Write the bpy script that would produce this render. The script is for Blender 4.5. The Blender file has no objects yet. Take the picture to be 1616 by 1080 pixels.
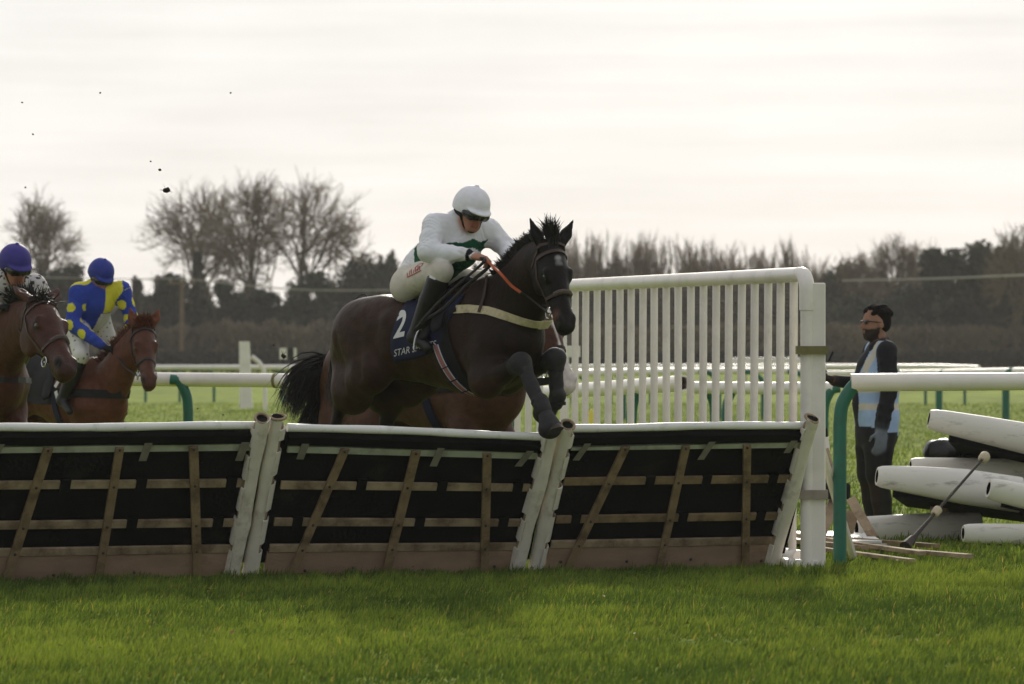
import bpy, math, random
import numpy as np
from mathutils import Vector, Matrix
from mathutils.bvhtree import BVHTree

R = math.radians
rng = np.random.default_rng(7)
random.seed(7)
scene = bpy.context.scene
col = scene.collection

# ---------------------------------------------------------------- camera
FPX = 7840.0                 # focal length in pixels of a 1616 px wide picture
CAMZ = 1.49
cam_d = bpy.data.cameras.new('camera')
cam_d.sensor_width = 36.0
cam_d.lens = FPX / 1616.0 * 36.0
cam_d.clip_start = 0.5
cam_d.clip_end = 5000.0
cam_d.dof.use_dof = True
cam_d.dof.focus_distance = 31.9
cam_d.dof.aperture_fstop = 6.0
cam = bpy.data.objects.new('camera', cam_d)
cam.location = (0, 0, CAMZ)
cam.rotation_euler = (R(90), 0, 0)
col.objects.link(cam)
scene.camera = cam

# ---------------------------------------------------------------- world, sun, exposure
SUN_EL, SUN_AZ = 21.0, 4.0      # elevation, degrees to the right of straight ahead (+Y)
SUN_DIR = np.array([math.sin(R(SUN_AZ)) * math.cos(R(SUN_EL)), math.cos(R(SUN_AZ)) * math.cos(R(SUN_EL)), math.sin(R(SUN_EL))])
world = bpy.data.worlds.new('World')
scene.world = world
world.use_nodes = True
wn = world.node_tree; wn.nodes.clear()
def wnode(t, **k):
    n = wn.nodes.new(t)
    for a, b in k.items(): setattr(n, a, b)
    return n
w_out = wnode('ShaderNodeOutputWorld')
w_sky = wnode('ShaderNodeTexSky', sky_type='NISHITA', sun_disc=False, sun_elevation=R(SUN_EL), sun_rotation=R(SUN_AZ))
w_bg1 = wnode('ShaderNodeBackground'); w_bg1.inputs[1].default_value = 0.10
wn.links.new(w_sky.outputs[0], w_bg1.inputs[0])
# thin cloud deck: brighter and warmer round the veiled sun, streaked along the horizon
w_tc = wnode('ShaderNodeTexCoord')
w_map = wnode('ShaderNodeMapping'); w_map.inputs['Scale'].default_value = (7.0, 7.0, 150.0); w_map.inputs['Location'].default_value = (0.31, 0.0, 0.7)
w_noi = wnode('ShaderNodeTexNoise'); w_noi.inputs['Scale'].default_value = 1.25; w_noi.inputs['Detail'].default_value = 7; w_noi.inputs['Roughness'].default_value = 0.52; w_noi.inputs['Distortion'].default_value = 0.25
w_map2 = wnode('ShaderNodeMapping'); w_map2.inputs['Scale'].default_value = (14.0, 14.0, 28.0); w_map2.inputs['Location'].default_value = (0.62, 0.2, 0.15)
w_noi2 = wnode('ShaderNodeTexNoise'); w_noi2.inputs['Scale'].default_value = 1.1; w_noi2.inputs['Detail'].default_value = 6
w_mixn = wnode('ShaderNodeMath', operation='ADD')
wn.links.new(w_tc.outputs['Generated'], w_map.inputs[0]); wn.links.new(w_map.outputs[0], w_noi.inputs['Vector'])
wn.links.new(w_tc.outputs['Generated'], w_map2.inputs[0]); wn.links.new(w_map2.outputs[0], w_noi2.inputs['Vector'])
wn.links.new(w_noi.outputs[0], w_mixn.inputs[0]); wn.links.new(w_noi2.outputs[0], w_mixn.inputs[1])
w_mr = wnode('ShaderNodeMapRange'); w_mr.inputs['From Min'].default_value = 0.72; w_mr.inputs['From Max'].default_value = 1.28
w_mr.inputs['To Min'].default_value = 0.915; w_mr.inputs['To Max'].default_value = 1.075
wn.links.new(w_mixn.outputs[0], w_mr.inputs['Value'])
w_dot = wnode('ShaderNodeVectorMath', operation='DOT_PRODUCT'); w_dot.inputs[1].default_value = tuple(SUN_DIR)
wn.links.new(w_tc.outputs['Generated'], w_dot.inputs[0])
w_ramp = wnode('ShaderNodeValToRGB')
w_d01 = wnode('ShaderNodeMath', operation='MULTIPLY_ADD'); w_d01.inputs[1].default_value = 0.5; w_d01.inputs[2].default_value = 0.5
wn.links.new(w_dot.outputs['Value'], w_d01.inputs[0]); wn.links.new(w_d01.outputs[0], w_ramp.inputs[0])
cr = w_ramp.color_ramp
cr.elements[0].position = 0.0; cr.elements[0].color = (0.52, 0.54, 0.59, 1)
cr.elements[1].position = 1.0; cr.elements[1].color = (0.978, 0.978, 0.970, 1)
e = cr.elements.new(0.55); e.color = (0.62, 0.635, 0.66, 1)
e = cr.elements.new(0.85); e.color = (0.76, 0.76, 0.755, 1)
e = cr.elements.new(0.955); e.color = (0.906, 0.911, 0.912, 1)
w_cm = wnode('ShaderNodeVectorMath', operation='SCALE')
wn.links.new(w_ramp.outputs[0], w_cm.inputs[0]); wn.links.new(w_mr.outputs[0], w_cm.inputs['Scale'])
w_bg2 = wnode('ShaderNodeBackground'); w_bg2.inputs[1].default_value = 0.94
wn.links.new(w_cm.outputs[0], w_bg2.inputs[0])
w_mix = wnode('ShaderNodeMixShader'); w_mix.inputs[0].default_value = 0.955
wn.links.new(w_bg1.outputs[0], w_mix.inputs[1]); wn.links.new(w_bg2.outputs[0], w_mix.inputs[2])
wn.links.new(w_mix.outputs[0], w_out.inputs[0])

sun_d = bpy.data.lights.new('sun', 'SUN'); sun_d.energy = 2.8; sun_d.angle = R(2.5); sun_d.color = (1.0, 0.93, 0.80)
sun = bpy.data.objects.new('sun', sun_d)
sun.rotation_euler = Vector(SUN_DIR).to_track_quat('Z', 'Y').to_euler()
sun.location = (0, 60, 30); col.objects.link(sun)

scene.view_settings.view_transform = 'Standard'
scene.view_settings.look = 'None'
scene.view_settings.exposure = 0.0
scene.view_settings.gamma = 1.0
scene.render.engine = 'CYCLES'
scene.cycles.use_denoising = True
scene.cycles.max_bounces = 6
scene.cycles.volume_bounces = 0
scene.cycles.transparent_max_bounces = 8

# ---------------------------------------------------------------- small helpers
def px(u, v, d):
    """point at depth d seen at pixel (u, v) of the photograph"""
    return np.array([(u - 808.0) / FPX * d, d, CAMZ - (v - 540.0) / FPX * d])
def gz(x, y):
    return 0.0
def A(*v): return np.array(v, float)
def unit(v):
    v = np.asarray(v, float); return v / (np.linalg.norm(v) + 1e-12)

def s2l(c):
    return tuple(((x / 255.0) / 12.92 if x / 255.0 <= 0.04045 else ((x / 255.0 + 0.055) / 1.055) ** 2.4) for x in c)

MATS = {}
def mat(name, color=(0.5, 0.5, 0.5), rough=0.6, var=0.12, vscale=8.0, bump=0.0, bscale=60.0, dirt=None, dscale=4.0, damt=0.35, spec=0.4,
        metal=0.0, attr=False, sheen=0.0, coat=0.0, stretch=None, trans=0.0, transcol=None, dlo=0.50, bump2=0.0, b2scale=12.0):
    """procedural principled material: base colour broken up by noise, optional dirt patches with a shape of their own, bump"""
    m = bpy.data.materials.new(name); m.use_nodes = True
    nt = m.node_tree; b = nt.nodes['Principled BSDF']
    def N(t, **k):
        n = nt.nodes.new(t)
        for a, bb in k.items(): setattr(n, a, bb)
        return n
    tc = N('ShaderNodeTexCoord'); mp = N('ShaderNodeMapping')
    if stretch: mp.inputs['Scale'].default_value = stretch
    nt.links.new(tc.outputs['Object'], mp.inputs[0])
    nz = N('ShaderNodeTexNoise'); nz.inputs['Scale'].default_value = vscale; nz.inputs['Detail'].default_value = 5
    nt.links.new(mp.outputs[0], nz.inputs['Vector'])
    mr = N('ShaderNodeMapRange'); mr.inputs['From Min'].default_value = 0.3; mr.inputs['From Max'].default_value = 0.7
    mr.inputs['To Min'].default_value = 1 - var; mr.inputs['To Max'].default_value = 1 + var
    nt.links.new(nz.outputs[0], mr.inputs['Value'])
    sc = N('ShaderNodeVectorMath', operation='SCALE')
    if attr:
        at = N('ShaderNodeAttribute'); at.attribute_name = 'Col'
        nt.links.new(at.outputs['Color'], sc.inputs[0])
    else:
        sc.inputs[0].default_value = tuple(color[:3])
    nt.links.new(mr.outputs[0], sc.inputs['Scale'])
    out = sc.outputs[0]
    if dirt is not None:
        n2 = N('ShaderNodeTexNoise'); n2.inputs['Scale'].default_value = dscale; n2.inputs['Detail'].default_value = 8; n2.inputs['Roughness'].default_value = 0.65
        nt.links.new(mp.outputs[0], n2.inputs['Vector'])
        m2 = N('ShaderNodeMapRange'); m2.inputs['From Min'].default_value = dlo; m2.inputs['From Max'].default_value = dlo + 0.17; m2.inputs['To Max'].default_value = damt
        nt.links.new(n2.outputs[0], m2.inputs['Value'])
        mx = N('ShaderNodeMix', data_type='RGBA')
        nt.links.new(m2.outputs[0], mx.inputs[0]); nt.links.new(out, mx.inputs[6]); mx.inputs[7].default_value = (*dirt[:3], 1)
        out = mx.outputs[2]
    nt.links.new(out, b.inputs['Base Color'])
    b.inputs['Roughness'].default_value = rough
    b.inputs['Specular IOR Level'].default_value = spec
    b.inputs['Metallic'].default_value = metal
    if sheen: b.inputs['Sheen Weight'].default_value = sheen; b.inputs['Sheen Roughness'].default_value = 0.4
    if coat: b.inputs['Coat Weight'].default_value = coat; b.inputs['Coat Roughness'].default_value = 0.12
    if bump:
        n3 = N('ShaderNodeTexNoise'); n3.inputs['Scale'].default_value = bscale; n3.inputs['Detail'].default_value = 4
        nt.links.new(mp.outputs[0], n3.inputs['Vector'])
        bp = N('ShaderNodeBump'); bp.inputs['Strength'].default_value = min(1.0, bump); bp.inputs['Distance'].default_value = 0.01 * max(1.0, bump)
        nt.links.new(n3.outputs[0], bp.inputs['Height']); nt.links.new(bp.outputs[0], b.inputs['Normal'])
        if bump2:
            n4 = N('ShaderNodeTexNoise'); n4.inputs['Scale'].default_value = b2scale; n4.inputs['Detail'].default_value = 3
            nt.links.new(mp.outputs[0], n4.inputs['Vector'])
            bq = N('ShaderNodeBump'); bq.inputs['Strength'].default_value = 1.0; bq.inputs['Distance'].default_value = bump2
            nt.links.new(n4.outputs[0], bq.inputs['Height']); nt.links.new(bq.outputs[0], bp.inputs['Normal'])
    if trans:
        tr = N('ShaderNodeBsdfTranslucent'); ms = N('ShaderNodeMixShader'); ms.inputs[0].default_value = trans
        if transcol is None: nt.links.new(out, tr.inputs[0])
        else:
            mm = N('ShaderNodeMix', data_type='RGBA', blend_type='MULTIPLY'); mm.inputs[0].default_value = 1.0
            nt.links.new(out, mm.inputs[6]); mm.inputs[7].default_value = (*transcol, 1); nt.links.new(mm.outputs[2], tr.inputs[0])
        o = nt.nodes['Material Output']
        nt.links.new(b.outputs[0], ms.inputs[1]); nt.links.new(tr.outputs[0], ms.inputs[2]); nt.links.new(ms.outputs[0], o.inputs[0])
    MATS[name] = m
    return m

ORG = {}          # world position of every empty / part, so that children can be given in world space
def tag(o, label=None, cat=None, group=None, kind=None):
    if label: o['label'] = label
    if cat: o['category'] = cat
    if group: o['group'] = group
    if kind: o['kind'] = kind
    return o
def empty(name, loc, label=None, cat=None, group=None):
    o = bpy.data.objects.new(name, None); o.empty_display_size = 0.2
    o.location = tuple(loc); col.objects.link(o); ORG[o.name] = np.array(loc, float)
    return tag(o, label, cat, group)
def mesh_obj(name, V, Fs, m, parent=None, smooth=False, base=None, colattr=None):
    """V world coordinates; a child keeps its parent's origin, a top-level mesh takes base (or the bottom centre) as its origin"""
    V = np.asarray(V, float).reshape(-1, 3)
    if parent is not None: o0 = ORG[parent.name]
    elif base is not None: o0 = np.array(base, float)
    else: o0 = np.array([V[:, 0].mean(), V[:, 1].mean(), V[:, 2].min()])
    me = bpy.data.meshes.new(name)
    if isinstance(Fs, np.ndarray):
        n, k = Fs.shape
        me.vertices.add(len(V)); me.vertices.foreach_set('co', (V - o0).astype(np.float32).ravel())
        me.loops.add(n * k); me.loops.foreach_set('vertex_index', Fs.astype(np.int32).ravel())
        me.polygons.add(n); me.polygons.foreach_set('loop_start', np.arange(0, n * k, k, dtype=np.int32))
        me.polygons.foreach_set('loop_total', np.full(n, k, np.int32))
        me.update(calc_edges=True)
    else:
        me.from_pydata((V - o0).tolist(), [], [tuple(int(i) for i in f) for f in Fs]); me.update()
    if smooth: me.polygons.foreach_set('use_smooth', np.ones(len(me.polygons), bool))
    if colattr is not None:
        ca = me.color_attributes.new('Col', 'FLOAT_COLOR', 'POINT')
        c4 = np.ones((len(V), 4), np.float32); c4[:, :3] = colattr
        ca.data.foreach_set('color', c4.ravel())
    if m is not None: me.materials.append(m)
    o = bpy.data.objects.new(name, me); col.objects.link(o)
    if parent is not None:
        o.parent = parent; ORG[o.name] = o0
    else:
        o.location = tuple(o0); ORG[o.name] = o0
    return o
def copy_tree(o, loc=None, rotz=None, parent=None, scale=None):
    c = o.copy(); col.objects.link(c); c.parent = parent
    if loc is not None: c.location = tuple(loc)
    if rotz is not None: c.rotation_euler = (0, 0, rotz)
    if scale is not None: c.scale = scale
    for ch in o.children: copy_tree(ch, parent=c)
    return c

def frame_axes(d, up=(0, 0, 1)):
    d = unit(d); up = np.array(up, float)
    if abs(np.dot(d, up)) > 0.97: up = A(1, 0, 0)
    a = unit(np.cross(d, up)); return a, np.cross(a, d)
class MB:
    def __init__(s): s.v = []; s.f = []
    def add(s, V, F):
        o = len(s.v); s.v.extend([tuple(x) for x in V]); s.f.extend([tuple(i + o for i in f) for f in F]); return s
    def hexa(s, c8):   # 8 corners, bottom ring then top ring
        return s.add(c8, [(3, 2, 1, 0), (4, 5, 6, 7), (0, 1, 5, 4), (1, 2, 6, 5), (2, 3, 7, 6), (3, 0, 4, 7)])
    def box(s, c, size, ax=None, bev=0.0):
        c = np.array(c, float); hx, hy, hz = [q * 0.5 for q in size]
        if ax is None: X, Y, Z = A(1, 0, 0), A(0, 1, 0), A(0, 0, 1)
        else: X, Y, Z = [unit(q) for q in ax]
        if bev <= 0:
            r = [(-1, -1), (1, -1), (1, 1), (-1, 1)]
            return s.hexa([c + X * a * hx + Y * b * hy - Z * hz for a, b in r] + [c + X * a * hx + Y * b * hy + Z * hz for a, b in r])
        rings = []
        def ring(ix, iy, z):
            q = []
            for a, b in [(-1, -1), (1, -1), (1, 1), (-1, 1)]:
                ex, ey = hx - ix, hy - iy
                if (a * b) > 0: q += [(a * ex, b * (ey - bev)), (a * (ex - bev), b * ey)]
                else: q += [(a * (ex - bev), b * ey), (a * ex, b * (ey - bev))]
            return [c + X * p + Y * w + Z * z for p, w in q]
        rings = [ring(bev, bev, -hz), ring(0, 0, -hz + bev), ring(0, 0, hz - bev), ring(bev, bev, hz)]
        V = [p for r_ in rings for p in r_]; F = [tuple(range(7, -1, -1)), tuple(range(24, 32))]
        for k in range(3):
            for j in range(8): F.append((k * 8 + j, k * 8 + (j + 1) % 8, k * 8 + 8 + (j + 1) % 8, k * 8 + 8 + j))
        return s.add(V, F)
    def tube(s, pts, rad, n=10, cap=True, flat=1.0, up=(0, 0, 1)):
        pts = [np.array(p, float) for p in pts]; k = len(pts)
        if np.isscalar(rad): rad = [rad] * k
        V = []; F = []; pa = None
        for i in range(k):
            d = pts[min(i + 1, k - 1)] - pts[max(i - 1, 0)]
            if pa is None: a, b = frame_axes(d, up)
            else:
                d = unit(d); a = pa - d * np.dot(pa, d); a = unit(a) if np.linalg.norm(a) > 1e-4 else frame_axes(d, up)[0]; b = np.cross(a, d)
            pa = a
            for j in range(n):
                t = 2 * math.pi * j / n
                V.append(pts[i] + rad[i] * (math.cos(t) * a + flat * math.sin(t) * b))
        for i in range(k - 1):
            for j in range(n):
                F.append((i * n + j, i * n + (j + 1) % n, (i + 1) * n + (j + 1) % n, (i + 1) * n + j))
        if cap: F.append(tuple(range(n - 1, -1, -1))); F.append(tuple((k - 1) * n + j for j in range(n)))
        return s.add(V, F)
    def pipe(s, pts, ro, ri, n=14, up=(0, 0, 1), a0=0.0, a1=360.0):
        """hollow pipe (or a C-shaped sleeve when a1-a0 < 360)"""
        pts = [np.array(p, float) for p in pts]; k = len(pts); full = (a1 - a0) >= 359.9
        m = n if full else n + 1
        V = []; F = []
        for i in range(k):
            d = pts[min(i + 1, k - 1)] - pts[max(i - 1, 0)]
            a, b = frame_axes(d, up)
            for r in (ro, ri):
                for j in range(m):
                    t = R(a0 + (a1 - a0) * j / n); V.append(pts[i] + r * (math.cos(t) * a + math.sin(t) * b))
        W = 2 * m
        for i in range(k - 1):
            for j in range(n):
                j2 = (j + 1) % m
                F.append((i * W + j, i * W + j2, (i + 1) * W + j2, (i + 1) * W + j))
                F.append((i * W + m + j2, i * W + m + j, (i + 1) * W + m + j, (i + 1) * W + m + j2))
            if not full:
                F.append((i * W, (i + 1) * W, (i + 1) * W + m, i * W + m)); F.append((i * W + n, i * W + m + n, (i + 1) * W + m + n, (i + 1) * W + n))
        for j in range(n):
            j2 = (j + 1) % m
            F.append((j2, j, m + j, m + j2)); o = (k - 1) * W
            F.append((o + j, o + j2, o + m + j2, o + m + j))
        return s.add(V, F)
    def ribbon(s, pts, nrm, width, th=0.004, closed=False):
        """strap: pts on a surface, nrm outward normals"""
        pts = [np.array(p, float) for p in pts]; k = len(pts); V = []; F = []
        for i in range(k):
            p0 = pts[(i - 1) % k] if (closed or i > 0) else pts[i]; p1 = pts[(i + 1) % k] if (closed or i < k - 1) else pts[i]
            d = unit(p1 - p0); n_ = unit(nrm[i]); b = unit(np.cross(d, n_)); w = (width if np.isscalar(width) else width[i]) * 0.5
            V += [pts[i] + b * w, pts[i] + b * w + n_ * th, pts[i] - b * w + n_ * th, pts[i] - b * w]
        for i in range(k if closed else k - 1):
            j = (i + 1) % k
            for q in range(4): F.append((i * 4 + q, i * 4 + (q + 1) % 4, j * 4 + (q + 1) % 4, j * 4 + q))
        if not closed: F += [(3, 2, 1, 0), tuple((k - 1) * 4 + q for q in range(4))]
        return s.add(V, F)
    def ball(s, c, r, n=10, m=7, ax=None):
        c = np.array(c, float); rr = (r, r, r) if np.isscalar(r) else r
        X, Y, Z = (A(1, 0, 0), A(0, 1, 0), A(0, 0, 1)) if ax is None else [unit(q) for q in ax]
        V = [c - Z * rr[2]]; F = []
        for i in range(1, m):
            t = -math.pi / 2 + math.pi * i / m
            for j in range(n):
                p = 2 * math.pi * j / n
                V.append(c + X * rr[0] * math.cos(t) * math.cos(p) + Y * rr[1] * math.cos(t) * math.sin(p) + Z * rr[2] * math.sin(t))
        V.append(c + Z * rr[2]); last = len(V) - 1
        for j in range(n): F.append((0, 1 + (j + 1) % n, 1 + j))
        for i in range(m - 2):
            for j in range(n): F.append((1 + i * n + j, 1 + i * n + (j + 1) % n, 1 + (i + 1) * n + (j + 1) % n, 1 + (i + 1) * n + j))
        for j in range(n): F.append((last, 1 + (m - 2) * n + j, 1 + (m - 2) * n + (j + 1) % n))
        return s.add(V, F)
    def build(s, name, m, parent=None, smooth=False, base=None):
        o = mesh_obj(name, s.v, s.f, m, parent, smooth, base)
        if smooth:
            me = o.data
            try: me.set_sharp_from_angle(angle=R(38))
            except Exception: pass
        return o

def catmull(P, n=8):
    P = [np.array(p, float) for p in P]; out = []
    Q = [2 * P[0] - P[1]] + P + [2 * P[-1] - P[-2]]
    for i in range(1, len(Q) - 2):
        for k in range(n):
            t = k / n; a, b, c, d = Q[i - 1], Q[i], Q[i + 1], Q[i + 2]
            out.append(0.5 * ((2 * b) + (-a + c) * t + (2 * a - 5 * b + 4 * c - d) * t * t + (-a + 3 * b - 3 * c + d) * t ** 3))
    out.append(P[-1]); return out

def segs_mesh(S, n=3):
    """S: rows p0(3) p1(3) r0 r1 -> open n-sided tubes"""
    S = np.asarray(S, float); N = len(S); p0 = S[:, :3]; p1 = S[:, 3:6]
    d = p1 - p0; d /= (np.linalg.norm(d, axis=1, keepdims=True) + 1e-9)
    up = np.where(np.abs(d[:, 2:3]) > 0.9, np.array([[1.0, 0, 0]]), np.array([[0, 0, 1.0]]))
    a = np.cross(d, up); a /= (np.linalg.norm(a, axis=1, keepdims=True) + 1e-9); b = np.cross(a, d)
    V = np.zeros((N, 2, n, 3))
    for j in range(n):
        t = 2 * math.pi * j / n; o = math.cos(t) * a + math.sin(t) * b
        V[:, 0, j] = p0 + S[:, 6:7] * o; V[:, 1, j] = p1 + S[:, 7:8] * o
    F = []; base = np.arange(N) * 2 * n
    for j in range(n):
        F.append(np.stack([base + j, base + (j + 1) % n, base + n + (j + 1) % n, base + n + j], 1))
    return V.reshape(-1, 3), np.concatenate(F)

# ---------------------------------------------------------------- signed-distance bodies (smooth unions, then surface nets)
class Body:
    def __init__(s, res): s.res = res; s.pr = []
    def cone(s, a, b, ra, rb, k=0.03, lat=None, wa=1.0, wb=1.0, tag=0, sub=False):
        s.pr.append(('c', np.array(a, float), np.array(b, float), ra, rb, k, None if lat is None else unit(lat), wa, wb, tag, sub)); return s
    def chain(s, pts, rad, k=0.03, lat=None, w=None, tag=0):
        for i in range(len(pts) - 1):
            s.cone(pts[i], pts[i + 1], rad[i], rad[i + 1], k if i == 0 else 0.004 + 0.12 * min(rad[i], rad[i + 1]), lat, 1 if w is None else w[i], 1 if w is None else w[i + 1], tag)
        return s
    def ell(s, c, r, ax=None, k=0.03, tag=0, sub=False):
        X, Y, Z = (A(1, 0, 0), A(0, 1, 0), A(0, 0, 1)) if ax is None else [unit(q) for q in ax]
        s.pr.append(('e', np.array(c, float), (X, Y, Z), r, None, k, None, 1, 1, tag, sub)); return s
    @staticmethod
    def dist(p, X, Y, Z):
        if p[0] == 'c':
            a, b, ra, rb = p[1].astype(np.float32), p[2].astype(np.float32), np.float32(p[3]), np.float32(p[4]); ba = b - a; L2 = max(1e-9, float(ba @ ba))
            x = X - a[0]; y = Y - a[1]; z = Z - a[2]
            t = np.clip((x * ba[0] + y * ba[1] + z * ba[2]) / L2, 0, 1)
            x = x - t * ba[0]; y = y - t * ba[1]; z = z - t * ba[2]
            q = x * x + y * y + z * z
            if p[6] is not None:
                l = p[6]; lt = x * l[0] + y * l[1] + z * l[2]; w = p[7] + t * (p[8] - p[7])
                q = np.maximum(q - lt * lt + (lt / w) ** 2, 0)
            return np.sqrt(q) - (ra + t * (rb - ra))
        c, ax, r = p[1], p[2], p[3]
        x = X - c[0]; y = Y - c[1]; z = Z - c[2]; s0 = 0; s1 = 0
        for i in range(3):
            g = x * ax[i][0] + y * ax[i][1] + z * ax[i][2]; s0 = s0 + (g / r[i]) ** 2; s1 = s1 + (g / r[i] ** 2) ** 2
        k0 = np.sqrt(s0); k1 = np.sqrt(s1) + 1e-9
        return k0 * (k0 - 1.0) / k1
    def bounds(s, p):
        if p[0] == 'c':
            m = max(p[3], p[4]) * max(1, p[7], p[8]); return np.minimum(p[1], p[2]) - m, np.maximum(p[1], p[2]) + m
        m = max(p[3]); return p[1] - m, p[1] + m
    def mesh(s):
        res = s.res
        lo = np.min([s.bounds(p)[0] for p in s.pr if not p[10]], 0) - 3 * res; hi = np.max([s.bounds(p)[1] for p in s.pr if not p[10]], 0) + 3 * res
        n = np.ceil((hi - lo) / res).astype(int) + 1
        g = np.full(n, 0.5, np.float32)
        ax = [(lo[i] + res * np.arange(n[i])).astype(np.float32) for i in range(3)]
        for p in s.pr:
            k = p[5]; b0, b1 = s.bounds(p); mg = k + 3 * res
            i0 = np.clip(((b0 - mg - lo) / res).astype(int), 0, n - 1); i1 = np.clip(((b1 + mg - lo) / res).astype(int) + 2, 1, n)
            sl = tuple(slice(i0[i], i1[i]) for i in range(3))
            d = s.dist(p, ax[0][sl[0]][:, None, None], ax[1][sl[1]][None, :, None], ax[2][sl[2]][None, None, :]).astype(np.float32)
            cur = g[sl]
            if p[10]:
                d = -d; h = np.maximum(k - np.abs(cur - d), 0) / k; g[sl] = np.maximum(cur, d) + h * h * k * 0.25
            else:
                h = np.maximum(k - np.abs(cur - d), 0) / k; g[sl] = np.minimum(cur, d) - h * h * k * 0.25
        return s.nets(g, lo, res)
    @staticmethod
    def nets(g, lo, res):
        ins = g < 0
        nx, ny, nz = g.shape
        cnt = np.zeros((nx - 1, ny - 1, nz - 1), np.int8)
        for dx in (0, 1):
            for dy in (0, 1):
                for dz in (0, 1): cnt += ins[dx:nx - 1 + dx, dy:ny - 1 + dy, dz:nz - 1 + dz]
        cells = np.argwhere((cnt > 0) & (cnt < 8)); M = len(cells)
        idx = np.full((nx - 1, ny - 1, nz - 1), -1, np.int32); idx[cells[:, 0], cells[:, 1], cells[:, 2]] = np.arange(M)
        acc = np.zeros((M, 3)); num = np.zeros(M)
        cor = [(a, b, c) for a in (0, 1) for b in (0, 1) for c in (0, 1)]
        for i, c0 in enumerate(cor):
            for c1 in cor[i + 1:]:
                if sum(abs(c0[q] - c1[q]) for q in range(3)) != 1: continue
                v0 = g[cells[:, 0] + c0[0], cells[:, 1] + c0[1], cells[:, 2] + c0[2]]; v1 = g[cells[:, 0] + c1[0], cells[:, 1] + c1[1], cells[:, 2] + c1[2]]
                cr_ = (v0 < 0) != (v1 < 0); t = np.where(cr_, v0 / (v0 - v1 + 1e-12), 0)
                acc += np.where(cr_[:, None], np.array(c0) + t[:, None] * (np.array(c1) - np.array(c0)), 0); num += cr_
        V = lo + res * (cells + acc / num[:, None])
        F = []
        for axis in range(3):
            o = [0, 0, 0]; o[axis] = 1
            a0 = ins[:nx - o[0], :ny - o[1], :nz - o[2]]; a1 = ins[o[0]:, o[1]:, o[2]:]
            e_ = np.argwhere(a0 != a1); flip = a0[e_[:, 0], e_[:, 1], e_[:, 2]]
            u, w = [(1, 2), (2, 0), (0, 1)][axis]
            ok = (e_[:, u] > 0) & (e_[:, w] > 0); e_ = e_[ok]; flip = flip[ok]
            def cell(du, dw):
                q = e_.copy(); q[:, u] -= du; q[:, w] -= dw; return idx[q[:, 0], q[:, 1], q[:, 2]]
            q = np.stack([cell(1, 1), cell(0, 1), cell(0, 0), cell(1, 0)], 1)
            q[~flip] = q[~flip][:, ::-1]; F.append(q)
        F = np.concatenate(F)
        F = F[(F >= 0).all(1)]
        return V, F
    def tags(s, V, soft=0.012):
        """per vertex: nearest primitive's tag; also blend weights per tag"""
        X, Y, Z = V[:, 0], V[:, 1], V[:, 2]; W = {}
        for p in s.pr:
            if p[10]: continue
            w = np.exp(-np.clip(s.dist(p, X, Y, Z), -0.05, 0.4) / soft)
            W[p[9]] = W.get(p[9], 0) + w
        return W
def relax(V, F, it=2, f=0.5):
    n = len(V)
    for _ in range(it):
        acc = np.zeros_like(V); num = np.zeros(n)
        for a, b in ((0, 1), (1, 2), (2, 3), (3, 0)):
            for q in range(3): acc[:, q] += np.bincount(F[:, a], V[F[:, b], q], n) + np.bincount(F[:, b], V[F[:, a], q], n)
            num += np.bincount(F[:, a], minlength=n) + np.bincount(F[:, b], minlength=n)
        V = V + f * (acc / np.maximum(num, 1)[:, None] - V)
    return V
def vnormals(V, F):
    n = np.zeros_like(V); fn = np.cross(V[F[:, 2]] - V[F[:, 0]], V[F[:, 3]] - V[F[:, 1]])
    for k in range(4):
        for q in range(3): n[:, q] += np.bincount(F[:, k], fn[:, q], len(V))
    return n / (np.linalg.norm(n, axis=1, keepdims=True) + 1e-12)
def blend_cols(W, pal):
    tot = 0; c = 0
    for k, w in W.items(): c = c + w[:, None] * np.array(pal[k])[None, :]; tot = tot + w
    return c / tot[:, None]

class Frame:
    """an animal's own axes: F forward, L left, U up; origin O in the world"""
    def __init__(s, O, yaw, pitch=0.0):
        """yaw: degrees the heading turns from straight right (+X) towards the camera"""
        a = R(yaw); b = R(pitch); f = A(math.cos(a), -math.sin(a), 0); s.L = A(math.sin(a), math.cos(a), 0); z = A(0, 0, 1)
        s.F = math.cos(b) * f + math.sin(b) * z; s.U = -math.sin(b) * f + math.cos(b) * z; s.O = np.array(O, float)
        s.M = np.stack([s.F, s.L, s.U])
    sc = 1.0
    def w(s, p): return s.O + (np.asarray(p, float) * s.sc) @ s.M
    def l(s, p): return ((np.asarray(p, float) - s.O) @ s.M.T) / s.sc
    def J(s, u, v, y):
        r = A((u - 808) / FPX, 1, -(v - 540) / FPX); C = A(0, 0, CAMZ)
        t = (y * s.sc - (C - s.O) @ s.L) / (r @ s.L); return s.l(C + t * r)
    def dirl(s, d): return np.asarray(d, float) @ s.M.T
M_black = mat('black cloth', s2l((16, 16, 18)), rough=0.8, var=0.2, vscale=20, bump=0.3, bscale=90)
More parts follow.
